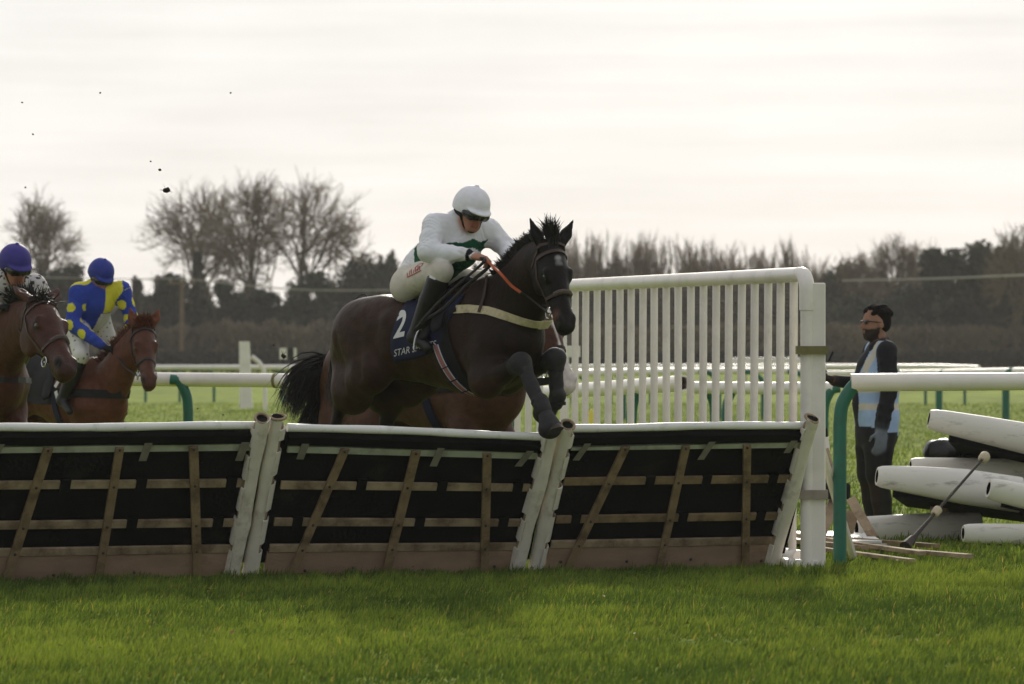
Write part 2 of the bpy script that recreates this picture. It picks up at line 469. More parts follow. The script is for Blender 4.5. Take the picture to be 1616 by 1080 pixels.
# ---------------------------------------------------------------- ground, turf
def base_d(u): return 30.95 + u / 1220.0 * 1.95       # depth of the hurdle line where it crosses column u
def build_ground():
    m = bpy.data.materials.new('turf ground'); m.use_nodes = True; nt = m.node_tree; b = nt.nodes['Principled BSDF']
    tc = nt.nodes.new('ShaderNodeTexCoord')
    def noise(sc, det=6, st=(1, 1, 1)):
        mp = nt.nodes.new('ShaderNodeMapping'); mp.inputs['Scale'].default_value = st
        n = nt.nodes.new('ShaderNodeTexNoise'); n.inputs['Scale'].default_value = sc; n.inputs['Detail'].default_value = det
        nt.links.new(tc.outputs['Object'], mp.inputs[0]); nt.links.new(mp.outputs[0], n.inputs['Vector']); return n.outputs[0]
    r1 = nt.nodes.new('ShaderNodeValToRGB'); e = r1.color_ramp.elements
    e[0].position = .30; e[0].color = (*s2l((84, 102, 30)), 1); e[1].position = .72; e[1].color = (*s2l((150, 164, 60)), 1); q = e.new(.5); q.color = (*s2l((122, 140, 44)), 1)
    nt.links.new(noise(1.3, 8), r1.inputs[0])
    r2 = nt.nodes.new('ShaderNodeValToRGB'); e = r2.color_ramp.elements; e[0].position = .35; e[0].color = (.82, .82, .82, 1); e[1].position = .65; e[1].color = (1.15, 1.12, 1.0, 1)
    nt.links.new(noise(.22, 5, (1, .4, 1)), r2.inputs[0])
    mx = nt.nodes.new('ShaderNodeMix'); mx.data_type = 'RGBA'; mx.blend_type = 'MULTIPLY'; mx.inputs[0].default_value = 1
    nt.links.new(r1.outputs[0], mx.inputs[6]); nt.links.new(r2.outputs[0], mx.inputs[7]); nt.links.new(mx.outputs[2], b.inputs['Base Color'])
    b.inputs['Roughness'].default_value = 0.95; b.inputs['Specular IOR Level'].default_value = 0.05
    bp = nt.nodes.new('ShaderNodeBump'); bp.inputs['Strength'].default_value = 0.6; bp.inputs['Distance'].default_value = 0.05
    nt.links.new(noise(16, 5), bp.inputs['Height']); nt.links.new(bp.outputs[0], b.inputs['Normal'])
    xs = np.array([-400, -150, -40, 40, 150, 400.0]); ys = np.array([-60, 0, 100, 300, 700.0])
    V = [(x, y, 0) for y in ys for x in xs]; F = []
    for j in range(4):
        for i in range(5): a = j * 6 + i; F.append((a, a + 1, a + 7, a + 6))
    tag(mesh_obj('ground', V, F, m, None, base=(0, 0, 0)), kind='structure')
build_ground()

M_grass = mat('grass blades', attr=True, rough=.55, var=.1, vscale=3, spec=.25, trans=.42, transcol=(1.18, 1.13, .70))
def clump(x, y, s, seed):
    r_ = np.random.default_rng(seed); v = 0
    for _ in range(9):
        a = r_.uniform(0, 2 * math.pi); k = s * r_.uniform(.5, 2.2); v = v + np.sin((x * math.cos(a) + y * math.sin(a)) * k + r_.uniform(0, 6.28))
    return v / 9 * 2.2
def grass(name, n, y0, y1, umin, umax, hmin, hmax, w, label, keep=None, power=1.0):
    y = y0 + (y1 - y0) * rng.random(n) ** power; u = umin + (umax - umin) * rng.random(n); x = (u - 808) / FPX * y
    c1 = clump(x, y, 3.2, 5); c2 = clump(x, y, 9.0, 11); c3 = clump(x, y, .9, 21); c4 = clump(x, y * .55, 26.0, 33)
    h = (hmin + (hmax - hmin) * rng.random(n) ** 1.6) * (1 + .30 * c1 + .40 * c2 + .50 * c4); h = np.clip(h, hmin * .35, hmax * 1.7)
    if keep is not None:
        kk = keep(x, y); x, y, h, c1, c2, c3, c4 = [q[kk] for q in (x, y, h, c1, c2, c3, c4)]; n = len(x)
    az = rng.random(n) * 2 * math.pi; ln = rng.uniform(.03, .55, n) * h; la = rng.random(n) * 2 * math.pi
    ww = w * rng.uniform(.6, 1.3, n); dx = np.cos(az) * ww; dy = np.sin(az) * ww * .6; lx = np.cos(la) * ln + .012; ly = np.sin(la) * ln
    z0 = np.full(n, -.004)
    V = np.zeros((n, 5, 3)); mid = .55
    V[:, 0] = np.stack([x - dx, y - dy, z0], 1); V[:, 1] = np.stack([x + dx, y + dy, z0], 1)
    V[:, 2] = np.stack([x + dx * .75 + lx * .35, y + dy * .75 + ly * .35, h * mid], 1); V[:, 3] = np.stack([x - dx * .75 + lx * .35, y - dy * .75 + ly * .35, h * mid], 1)
    V[:, 4] = np.stack([x + lx, y + ly, h * .96], 1)
    b = np.arange(n) * 5
    F = np.concatenate([np.stack([b, b + 1, b + 2], 1), np.stack([b, b + 2, b + 3], 1), np.stack([b + 3, b + 2, b + 4], 1)])
    g0 = np.array(s2l((68, 90, 40))); g1 = np.array(s2l((128, 145, 60))); g2 = np.array(s2l((168, 152, 84))); g3 = np.array(s2l((44, 64, 26)))
    t = np.clip(.45 + .34 * c1 + .30 * c3 + rng.normal(0, .32, n), 0, 1.25)[:, None]; C = g0 * (1 - t) + g1 * t
    dk = np.clip(-c2 * .5 - c4 * .6 + rng.normal(0, .15, n), 0, .85)[:, None]; C = C * (1 - dk) + g3 * dk
    dry = (rng.random(n) < .018)[:, None]; C = np.where(dry, g2, C)
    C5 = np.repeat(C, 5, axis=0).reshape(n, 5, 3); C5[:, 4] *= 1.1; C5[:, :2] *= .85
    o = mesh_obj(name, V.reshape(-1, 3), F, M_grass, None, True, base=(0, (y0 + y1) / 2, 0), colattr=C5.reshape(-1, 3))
    return tag(o, label, 'grass', kind='stuff')
grass('grass', 330000, 20.6, 34.5, -260, 1880, .016, .054, .0033, 'bright backlit green turf in front of the hurdles', power=.9)
grass('grass', 150000, 34.2, 120, -160, 1780, .022, .058, .007, 'sunlit green turf of the course behind the hurdles', power=1.6)

# scattered dead leaves in the turf
def leaves():
    n = 130; y = rng.uniform(21, 34, n); u = rng.uniform(-50, 1700, n); x = (u - 808) / FPX * y; c = np.stack([x, y, rng.uniform(.03, .055, n)], 1)
    a = rng.normal(0, 1, (n, 3)) * A(1, 1, .4); a /= np.linalg.norm(a, axis=1, keepdims=True); b = np.cross(a, A(.1, .2, 1)); b /= np.linalg.norm(b, axis=1, keepdims=True); s_ = rng.uniform(.008, .022, n)[:, None]
    V = np.stack([c - a * s_, c - b * s_ * .5 + A(0, 0, .004), c + a * s_, c + b * s_ * .5 + A(0, 0, .006)], 1).reshape(-1, 3); i = np.arange(n) * 4
    o = mesh_obj('fallen_leaves', V, np.stack([i, i + 1, i + 2, i + 3], 1), mat('dead leaf', s2l((134, 92, 58)), rough=.8, var=.5, vscale=1.5), None, base=(0, 28, 0)); tag(o, 'brown dead leaves scattered in the foreground turf', 'leaves', kind='stuff')
leaves()
# ---------------------------------------------------------------- far trees, hedges, house, poles
M_bark = mat('bark', s2l((84, 74, 62)), rough=.9, var=.25, vscale=6)
M_twig = mat('winter twigs', s2l((132, 114, 90)), rough=.9, var=.25, vscale=3, trans=.2)
M_leafd = mat('evergreen leaves dark', s2l((48, 52, 34)), rough=.7, var=.35, vscale=.7, trans=.25)
M_leafm = mat('evergreen leaves', s2l((60, 64, 42)), rough=.7, var=.35, vscale=.7, trans=.25)
M_hedge = mat('winter hedge', s2l((80, 66, 50)), rough=.9, var=.35, vscale=.5, trans=.1)
M_scrub = mat('dry scrub', s2l((106, 94, 76)), rough=.9, var=.35, vscale=.5, trans=.1)
M_hedged = mat('dark hedge', s2l((52, 46, 38)), rough=.9, var=.35, vscale=.5)
def grow(seed, H, spread, upness, depth=4, trunk=.2, fork=.24, counts=(6, 8, 7, 5), **k_):
    """bare tree: (limbs, twigs) as segment lists about the origin; each limb carries side branches along its length"""
    r_ = np.random.default_rng(seed); limbs = []; twigs = []
    def br(p, d, L, r, lv):
        k = (5, 6, 4, 3, 2)[min(lv, 4)]; pts = [(p, d, r)]
        for i in range(k):
            d = unit(d + r_.normal(0, (.06, .13, .13, .12, .12)[min(lv, 4)], 3) + A(0, 0, upness * (.02, .09, .08, .05, .04)[min(lv, 4)])); q = p + d * L / k; r2 = r * (1 - .75 / k if lv else 1 - .35 / k)
            (limbs if lv < 2 else twigs).append([*p, *q, r, r2]); p = q; r = r2; pts.append((p, d, r))
        if lv >= depth: return
        n = counts[min(lv, 3)]; a0 = r_.random() * 6.28
        for j in range(n):
            t = (.72 + .28 * (j + .5) / n) if lv == 0 else .22 + .78 * (j + r_.random()) / n
            x = t * k; m_ = min(int(x), k - 1); w = x - m_; pp = pts[m_][0] * (1 - w) + pts[m_ + 1][0] * w; dd = pts[m_ + 1][1]; rr = pts[m_ + 1][2]
            a, b = frame_axes(dd); an = a0 + 2.4 * j + r_.normal(0, .3); sd = math.cos(an) * a + math.sin(an) * b
            sp = spread * r_.uniform(.55, 1.25)
            br(pp, unit(dd + sd * sp + A(0, 0, upness * .15)), L * ((1.5, .52, .5, .5)[min(lv, 3)]) * r_.uniform(.75, 1.1) * (1 - .35 * t if lv else 1), max(rr * (.62 if lv else .6), .011), lv + 1)
    br(A(0, 0, 0), A(0, 0, 1), H * fork, trunk, 0)
    return np.array(limbs), np.array(twigs)
def crown_tree(seed, H, Wd, base=.16, low=.30, nl=9, trunk=.2):
    """bare tree with a rounded crown: limbs, branches and twigs reach for the skin of an egg-shaped volume"""
    r_ = np.random.default_rng(seed); limbs = []; twigs = []; c = A(0, 0, H * (1 + low) / 2); el = A(Wd / 2, Wd / 2 * .85, H * (1 - low) / 2)
    def path(p, q, ctrl, n, r0, r1, out, jit):
        pts = []; pp = p
        for i in range(1, n + 1):
            t = i / n; x = (1 - t) ** 2 * p + 2 * t * (1 - t) * ctrl + t * t * q + (r_.normal(0, jit, 3) if i < n else 0); out.append([*pp, *x, r0 + (r1 - r0) * (i - 1) / n, r0 + (r1 - r0) * t]); pts.append((x, unit(x - pp))); pp = x
        return pts
    top = A(r_.normal(0, .03) * H, r_.normal(0, .03) * H, H * .55); tr = path(A(0, 0, 0), top, A(0, 0, H * .3), 7, trunk, trunk * .4, limbs, .01 * H)
    for i in range(nl):
        az = 2.4 * i + r_.normal(0, .3); ev = R(r_.uniform(5, 80)); d = A(math.cos(az) * math.cos(ev), math.sin(az) * math.cos(ev), math.sin(ev)); q = c + el * d * r_.uniform(.62, .82)
        s0 = tr[min(6, int(2 + r_.random() * 4.5))][0]; s0 = s0 if s0[2] < q[2] else tr[1][0]
        L1 = path(s0, q, s0 * .45 + q * .55 + A(0, 0, .0) - A(q[0], q[1], 0) * .22 + A(0, 0, H * .05), 6, trunk * .42, .045, limbs, .012 * H)
        for j in range(9):
            x, dd = L1[min(5, int(1 + 5 * (j + r_.random()) / 9))]; d2 = unit(d + r_.normal(0, .62, 3)); q2 = c + el * d2 * r_.uniform(.82, 1.02); q2 = x + (q2 - x) * min(1, .42 * H / (np.linalg.norm(q2 - x) + 1e-6))
            L2 = path(x, q2, x * .5 + q2 * .5 + dd * .05 * H, 4, .04, .02, twigs, .008 * H)
            for k in range(7):
                y, de = L2[min(3, int(4 * (k + r_.random()) / 7))]; o = unit((y - c) / el); q3 = y + unit(o * .55 + de * .5 + A(0, 0, .3) + r_.normal(0, .55, 3)) * H * r_.uniform(.07, .15)
                L3 = path(y, q3, y * .5 + q3 * .5 + de * .02 * H, 3, .022, .014, twigs, .004 * H)
                for m_ in range(4):
                    z_, df = L3[min(2, int(3 * (m_ + r_.random()) / 4))]; q4 = z_ + unit(df + A(0, 0, .15) + r_.normal(0, .6, 3)) * H * r_.uniform(.03, .065); path(z_, q4, (z_ + q4) / 2, 1, .013, .008, twigs, 0)
    return np.array(limbs), np.array(twigs)
def fit(limbs, twigs, H, Wd):
    al = np.concatenate([limbs, twigs]); top = max(np.percentile(al[:, 5], 99.8), 1e-3); wid = np.percentile(np.abs(al[:, 3]), 97.5)
    for a in (limbs, twigs):
        a[:, [2, 5]] *= H / top; a[:, [0, 1, 3, 4]] *= (Wd * .5) / wid
    return limbs, twigs
TREES = {}
def bare_tree(seed, u, vtop, d, width_px, label, name='bare_tree', counts=(9, 10, 8, 5), twig=.012, depth=4, upness=.5, spread=.6, vb=None, group=None, key=None, low=.22, fork=.26, twm=None):
    H = CAMZ + (540 - vtop) * d / FPX; Wd = width_px * d / FPX
    base = A((u - 808) / FPX * d, d, 0)
    root = empty(name, base, label, 'tree', group)
    if key is not None and key in TREES:
        lm, tm, H0, W0 = TREES[key]
        for nm, me in (('trunk', lm), ('crown', tm)):
            o = bpy.data.objects.new(nm, me); col.objects.link(o); o.parent = root; o.scale = (Wd / W0, Wd / W0, H / H0); o.rotation_euler = (0, 0, 0)
        root.rotation_euler = (0, 0, rng.uniform(0, 6.28)); return root
    li, tw = fit(*grow(seed, H, spread, upness, depth, .17, fork, counts), H, Wd) if key is not None else crown_tree(seed, H, Wd, low=low)
    tw[:, 6:8] = np.maximum(tw[:, 6:8], twig * .5)
    V, F = segs_mesh(li, 6); V += base; a = mesh_obj('trunk', V, F, M_bark, root, True)
    V, F = segs_mesh(tw, 3); V += base; b = mesh_obj('crown', V, F, twm or M_twig, root, True)
    if key is not None: TREES[key] = (a.data, b.data, H, Wd)
    return root
def leaf_cloud(centers, radii, n, size, r_, flat=.8):
    """leaf-sized faces spread through a set of lumps, denser towards each lump's skin"""
    k = len(centers); vol = np.array([r[0] * r[1] * r[2] for r in radii]) ** .67; pick = r_.choice(k, n, p=vol / vol.sum())
    dirs = r_.normal(0, 1, (n, 3)); dirs /= np.linalg.norm(dirs, axis=1, keepdims=True); rad = r_.random(n) ** .38 * (1 + r_.normal(0, .07, n))
    c = np.array(centers)[pick] + dirs * rad[:, None] * np.array(radii)[pick]
    a = r_.normal(0, 1, (n, 3)); a /= np.linalg.norm(a, axis=1, keepdims=True); b = np.cross(a, r_.normal(0, 1, (n, 3))); b /= (np.linalg.norm(b, axis=1, keepdims=True) + 1e-9)
    s = size * r_.uniform(.5, 1.4, n)[:, None]
    V = np.stack([c - a * s, c - b * s * .55, c + a * s, c + b * s * .55], 1).reshape(-1, 3); i = np.arange(n) * 4
    return V, np.stack([i, i + 1, i + 2, i + 3], 1)
def evergreen(seed, u, vtop, d, width_px, label, n=9000, size=.17, lumps=52, m=None, name='evergreen_tree', cone=0.0, vlow=585, group=None, lean=0):
    r_ = np.random.default_rng(seed); H = CAMZ + (540 - vtop) * d / FPX; Wd = width_px * d / FPX; z0 = max(.1, CAMZ + (540 - vlow) * d / FPX)
    base = A((u - 808) / FPX * d, d, 0); root = empty(name, base, label, 'tree', group)
    C = []; Rr = []
    for i in range(lumps):
        t = (i + .5) / lumps; z = z0 + (H - z0) * t * .93
        env = (1 - t) ** .9 if cone else math.sqrt(max(.06, 1 - (2 * max(t, .35) - 1.0) ** 2 * .95)) if t > .35 else .95
        ro = Wd * .5 * env; a = r_.uniform(0, 6.28); q = ro * math.sqrt(r_.random()) * .84
        s_ = Wd * (.12 if cone else .165) * r_.uniform(.75, 1.3) * (1 - .35 * t); C.append(base + A(q * math.cos(a) + lean * t, q * math.sin(a) * .8, z)); Rr.append((s_ * 1.15, s_ * 1.1, s_ * (.55 if cone else .85)))
    V, F = leaf_cloud(C, Rr, n, size, r_)
    mesh_obj('crown', V, F, m or M_leafd, root)
    li, tw = fit(*grow(seed + 50, H, .55, .4, 2, .2, .35), H * .88, Wd * .7); S = np.concatenate([li, tw]); V, F = segs_mesh(S, 5); mesh_obj('trunk', V + base, F, M_bark, root, True)
    return root
def hedge(name, u0, u1, d, z1, depth, n, size, m, label, top_noise=.12, seed=1, z0=0.0, cat='hedge'):
    r_ = np.random.default_rng(seed); x0, x1 = (u0 - 808) / FPX * d, (u1 - 808) / FPX * d; base = A((x0 + x1) / 2, d, 0)
    root = empty(name, base, label, cat)
    x = r_.uniform(x0, x1, n); t = z1 * (1 + top_noise * (np.sin(x * .9 + seed) + np.sin(x * 2.3) + .8 * np.sin(x * 5.1) + .9 * np.sin(x * .37 + 2 * seed)) / 2.9); z = z0 + (t - z0) * r_.random(n) ** .75 * (1 + r_.normal(0, .03, n)); y = d + depth * r_.uniform(-.5, .5, n)
    c = np.stack([x, y, z], 1); a = r_.normal(0, 1, (n, 3)); a[:, 2] += .8 * np.sign(a[:, 2]); a /= np.linalg.norm(a, axis=1, keepdims=True); b = np.cross(a, r_.normal(0, 1, (n, 3))); b /= np.linalg.norm(b, axis=1, keepdims=True); s = size * r_.uniform(.5, 1.5, n)[:, None]
    V = np.stack([c - a * s, c - b * s * .3, c + a * s, c + b * s * .3], 1).reshape(-1, 3); i = np.arange(n) * 4
    mesh_obj('foliage', V, np.stack([i, i + 1, i + 2, i + 3], 1), m, root)
    S = []
    for q in np.arange(x0, x1, .45): S.append([q, d, 0, q + r_.normal(0, .15), d + r_.normal(0, .2), z1 * .85, .035, .012])
    V, F = segs_mesh(S, 4); mesh_obj('stems', V, F, M_bark, root)
    return root
D0 = 285.0
bare_tree(3, 58, 330, D0 + 6, 112, 'bare spreading tree behind the purple-capped jockey at far left', upness=.6, spread=.75, fork=.2)
bare_tree(11, 312, 312, D0 + 4, 165, 'bare tree with pale twigs leftmost of the tall trio', upness=.25, spread=.95, fork=.2)
bare_tree(12, 396, 303, D0, 155, 'tall bare tree in the middle of the trio', upness=.4, spread=.8, fork=.2)
bare_tree(16, 482, 300, D0 + 2, 175, 'broad bare tree rightmost of the trio, standing over the dark bush', upness=.3, spread=.9, fork=.2)
evergreen(21, 100, 415, D0 - 3, 130, 'dark evergreen between the two capped jockeys at left', 7000)
evergreen(22, 218, 432, D0 - 6, 60, 'narrow dark conifer in front of the chimneys', 3500, cone=1, name='conifer_tree')
evergreen(23, 262, 428, D0 - 5, 95, 'dark bushy evergreen beside the telegraph pole', 6500)
evergreen(24, 312, 386, D0 - 4, 66, 'tall ragged conifer left of the bare trio', 4200, cone=1, name='conifer_tree')
evergreen(25, 352, 440, D0 - 6, 90, 'low dark evergreen below the middle bare tree', 5500)
evergreen(26, 490, 427, D0 - 7, 124, 'round mossy green bush under the broad bare tree', 8500, .14, m=M_leafm)
evergreen(27, 420, 455, D0 - 5, 90, 'low evergreen between the bare trunks', 5000)
evergreen(28, 585, 403, D0 + 3, 170, 'broad dark evergreen left of the white-capped jockey', 10000)
evergreen(29, 690, 412, D0 + 5, 170, 'dark evergreen directly behind the leaping jockey', 8000)
evergreen(30, 800, 440, D0 + 5, 150, 'low evergreen behind the leading horse neck', 6000)
# row of upright bare trees behind the wing
ups = [(875, 372), (889, 366), (903, 370), (917, 364), (930, 372), (944, 366), (957, 371), (970, 363), (984, 372), (997, 367), (1010, 364), (1024, 372), (1038, 368), (1051, 374), (1064, 371), (1078, 378), (1091, 374), (1104, 381), (1117, 378), (1131, 385), (1145, 381), (1158, 388), (1171, 384), (1185, 390), (1199, 386), (1212, 392), (1226, 388), (1240, 392), (1256, 372), (1268, 390), (1282, 396), (1297, 402)]
ORD = 'first second third fourth fifth sixth seventh eighth ninth tenth eleventh twelfth thirteenth fourteenth fifteenth sixteenth seventeenth eighteenth nineteenth twentieth'.split(); ORD += ['twenty-' + q for q in ORD[:9]] + ['thirtieth'] + ['thirty-' + q for q in ORD[:3]]
for i, (u, vt) in enumerate(ups):
    bare_tree(60 + i % 5, u + rng.normal(0, 2), vt, D0 + 25 + rng.uniform(-4, 4), rng.uniform(44, 62), 'slim upright bare tree, %s from the left in the row behind the wing' % ORD[i] if i != 28 else 'tallest pointed bare tree near the right end of the row', name='upright_bare_tree', twig=.015, depth=3, upness=1.2, spread=.30, counts=(7, 10, 8, 4), group='bare trees in a row behind the wing', key='up%d' % (i % 5), fork=.3)
evergreen(31, 960, 440, D0 + 12, 220, 'dark undergrowth mass left of the wing posts', 9000, vlow=585, name='evergreen_bush', m=M_hedge)
evergreen(32, 1120, 446, D0 + 12, 220, 'brown undergrowth mass behind the wing pales', 9000, name='evergreen_bush', m=M_hedge)
evergreen(33, 1255, 455, D0 + 12, 170, 'brown thicket behind the tall wing end post', 7000, name='evergreen_bush', m=M_hedge)
bare_tree(81, 1352, 412, D0 + 8, 66, 'small bare tree left of the man in the blue bib', upness=.8, spread=.5)
bare_tree(82, 1412, 388, D0 + 6, 92, 'bare tree rising just above the man in the blue bib', upness=.8, spread=.5)
bare_tree(83, 1462, 400, D0 + 9, 70, 'bare tree half hidden by the big evergreen at right', upness=.9, spread=.45)
bare_tree(84, 1606, 372, D0 - 14, 80, 'bare tree at the right edge before the evergreen', upness=.5, spread=.6)
bare_tree(85, 1650, 380, D0 - 2, 90, 'bare tree at the right margin beyond the evergreen', upness=.5, spread=.6)
evergreen(34, 1486, 386, D0 - 7, 140, 'dark rounded evergreen right of the man', 14000)
evergreen(35, 1556, 378, D0 - 9, 165, 'largest evergreen with grey green crown at right', 17000, m=M_leafm)
evergreen(36, 1432, 455, D0 + 2, 120, 'shaded thicket behind the man in the blue bib', 7000)
evergreen(37, 1352, 468, D0 + 4, 120, 'low green brown thicket between wing and man', 7000, m=M_leafm)
evergreen(38, 1640, 430, D0 + 3, 120, 'dark evergreen cut by the right edge', 6000)
# thickets that close the gaps between the trees
hedge('thicket', -900, 420, D0 + 9, 3.9, 3.0, 42000, .24, M_leafd, 'dark evergreen thicket behind the left jockeys', .38, 7, cat='thicket')
hedge('thicket', 400, 540, D0 + 8, 3.4, 3.0, 7000, .24, M_leafd, 'low dark thicket under the broad bare tree', .2, 12, cat='thicket')
hedge('thicket', 520, 900, D0 + 9, 5.1, 3.0, 20000, .24, M_leafd, 'dark evergreen thicket behind the leading jockey', .28, 8, cat='thicket')
hedge('thicket', 860, 1330, D0 + 16, 5.0, 3.0, 22000, .24, M_hedge, 'brown winter thicket at the foot of the upright trees', .25, 9, cat='thicket')
hedge('thicket', 1300, 2500, D0 + 10, 4.6, 3.0, 44000, .24, M_leafd, 'dark thicket behind the man in the blue bib', .32, 10, cat='thicket')
# hedges along the far side of the course
hedge('scrub', -900, 900, D0 - 12, 2.35, 2.0, 50000, .22, M_scrub, 'brown winter scrub under the trees at left', .14, 3, cat='scrub')
hedge('hedge', 880, 2500, D0 - 13, 2.3, 2.0, 30000, .20, M_scrub, 'brown clipped hedge under the trees at right', .05, 4)
hedge('hedge', -900, 2500, D0 - 45, 1.02, 1.6, 46000, .12, M_hedged, 'long low dark hedge along the far side of the course', .04, 5)
# house behind the trees: only its chimneys clear the conifers
def house():
    d = D0 + 14; s = d / FPX; base = A((225 - 808) * s, d, 0)
    root = empty('house', base, 'brick house hidden by conifers with two chimney stacks showing', 'house')
    mbk = mat('house brick', s2l((96, 76, 66)), rough=.9, var=.2, vscale=2); mrf = mat('roof slate', s2l((70, 66, 64)), rough=.8)
    w = 70 * s; MB().box(base + A(0, 3, 1.5), (w * 1.6, 6, 3.0)).build('wall', mbk, root)
    zt = 4.3; rf = MB(); x = w * .85
    rf.add([base + A(-x, -.3, 3.0), base + A(x, -.3, 3.0), base + A(x, 6.3, 3.0), base + A(-x, 6.3, 3.0), base + A(-x, 3, zt), base + A(x, 3, zt)], [(0, 1, 5, 4), (2, 3, 4, 5), (0, 4, 3), (1, 2, 5), (3, 2, 1, 0)])
    rr = rf.build('roof', mrf, root)
    for u, v in ((207, 438), (243, 437)):
        c = px(u, v, d); c[1] += 3; b = MB(); b.box((c[0], c[1], (c[2] + 3.2) / 2), (.38, .5, c[2] - 3.2)).box((c[0], c[1], c[2] - .12), (.5, .62, .12)); b.tube([(c[0], c[1], c[2]), (c[0], c[1], c[2] + .16)], .11, 8); b.build('chimney', mbk, rr)
    for k in (-.5, 0.1, .6): MB().box(base + A(k * w, -.02, 2.2), (.9, .1, 1.1)).build('window', M_black, root)
# telegraph poles and wires
M_pole = mat('telegraph pole', s2l((110, 90, 72)), rough=.9, var=.2, vscale=5)
M_wire = mat('wire', s2l((150, 144, 132)), rough=.6)
def poles():
    d = D0 - 20; a = empty('telegraph_pole', ((287 - 808) / FPX * d, d, 0), 'wooden telegraph pole standing before the dark trees at left', 'pole')
    x = (287 - 808) / FPX * d; zt = CAMZ + (540 - 440) * d / FPX
    MB().tube([(x, d, 0), (x, d, zt)], [.13, .10], 8).build('shaft', M_pole, a, True)
    b = MB(); b.box((x, d - .14, zt - .25), (1.5, .1, .12)); b.build('crossarm', M_pole, a)
    for k in (-.6, 0, .6): MB().tube([(x + k, d - .14, zt - .2), (x + k, d - .14, zt + .02)], .05, 6).build('insulator', M_wire, a, True)
    def wire(pts, label, r_=.035):
        o = MB().tube(catmull(pts, 8), r_, 5).build('overhead_wire', M_wire, None, True); tag(o, label, 'wire')
    wire([(x, d, zt), px(470, 457, d - 5), px(650, 458, d - 10), px(900, 457, d - 14)], 'pale overhead wire running right from the telegraph pole')
    wire([(x, d, zt), px(150, 440, d + 4), px(-200, 430, d + 8)], 'overhead wire running left from the telegraph pole', .025)
    wire([px(1330, 443, d + 10), px(1440, 441, d), px(1530, 438, d - 8), px(1720, 430, d - 30)], 'pale overhead wire crossing the dark trees at right', .05)
# ---------------------------------------------------------------- hurdles
M_white = mat('white pvc', s2l((238, 230, 222)), rough=.42, var=.05, vscale=4, dirt=s2l((150, 140, 122)), dscale=3.5, damt=.25, dlo=.53, spec=.4)
M_whiteclean = mat('white top pad', s2l((236, 234, 230)), rough=.5, var=.05, vscale=5, dirt=s2l((140, 128, 112)), dscale=9, damt=.45, dlo=.56)
M_sleeve = mat('worn white sleeve', s2l((226, 217, 206)), rough=.6, var=.08, vscale=9, dirt=s2l((132, 116, 92)), dscale=7, damt=.55, dlo=.53, bump=.35, bscale=22)
M_sleeve_in = mat('sleeve lining', s2l((158, 138, 112)), rough=.85, var=.2, vscale=18, bump=.5, bscale=60)
M_mat = mat('black rubber mat', s2l((15, 15, 15)), rough=.85, var=.35, vscale=5, dirt=s2l((58, 54, 48)), dscale=3.0, damt=.55, dlo=.585, bump=.4, bscale=40, spec=.12)
M_wood = mat('weathered batten', s2l((166, 146, 120)), rough=.85, var=.22, vscale=7, dirt=s2l((76, 52, 34)), dscale=5, damt=.65, dlo=.46, bump=.5, bscale=70, stretch=(1, 1, 1))
M_woodd = mat('weathered dark brace', s2l((142, 120, 92)), rough=.85, var=.25, vscale=9, dirt=s2l((62, 44, 30)), dscale=6, damt=.6, dlo=.48, bump=.5, bscale=70)
M_padwhite = mat('scuffed white pad', s2l((226, 221, 212)), rough=.5, var=.06, vscale=3, dirt=s2l((92, 82, 70)), dscale=9, damt=.6, dlo=.56, stretch=(.5, .5, 2.2))
M_board = mat('foot board', s2l((162, 134, 114)), rough=.85, var=.18, vscale=5, dirt=s2l((66, 40, 26)), dscale=2.6, damt=.7, dlo=.50, bump=.4, bscale=50, stretch=(.6, .6, 1.6))
M_railgreen = mat('pale green rail', s2l((176, 180, 162)), rough=.6, var=.12, vscale=10, dirt=s2l((100, 96, 80)), dscale=6, damt=.5)
M_bolt = mat('bolt', s2l((70, 66, 62)), rough=.4, metal=.8, var=.2)
M_tape = mat('grey tape', s2l((128, 122, 112)), rough=.6, var=.2, vscale=14)
M_green = mat('green post', s2l((38, 104, 88)), rough=.42, var=.12, vscale=5, dirt=s2l((52, 62, 52)), dscale=5, damt=.5, spec=.4)
M_olive = mat('olive strap', s2l((122, 116, 74)), rough=.7, var=.15, vscale=14)
M_strapg = mat('grey brown strap', s2l((150, 138, 126)), rough=.7, var=.15, vscale=14)
LEAN = .52
def gpt(u, d): return A((u - 808) / FPX * d, d, 0.0)
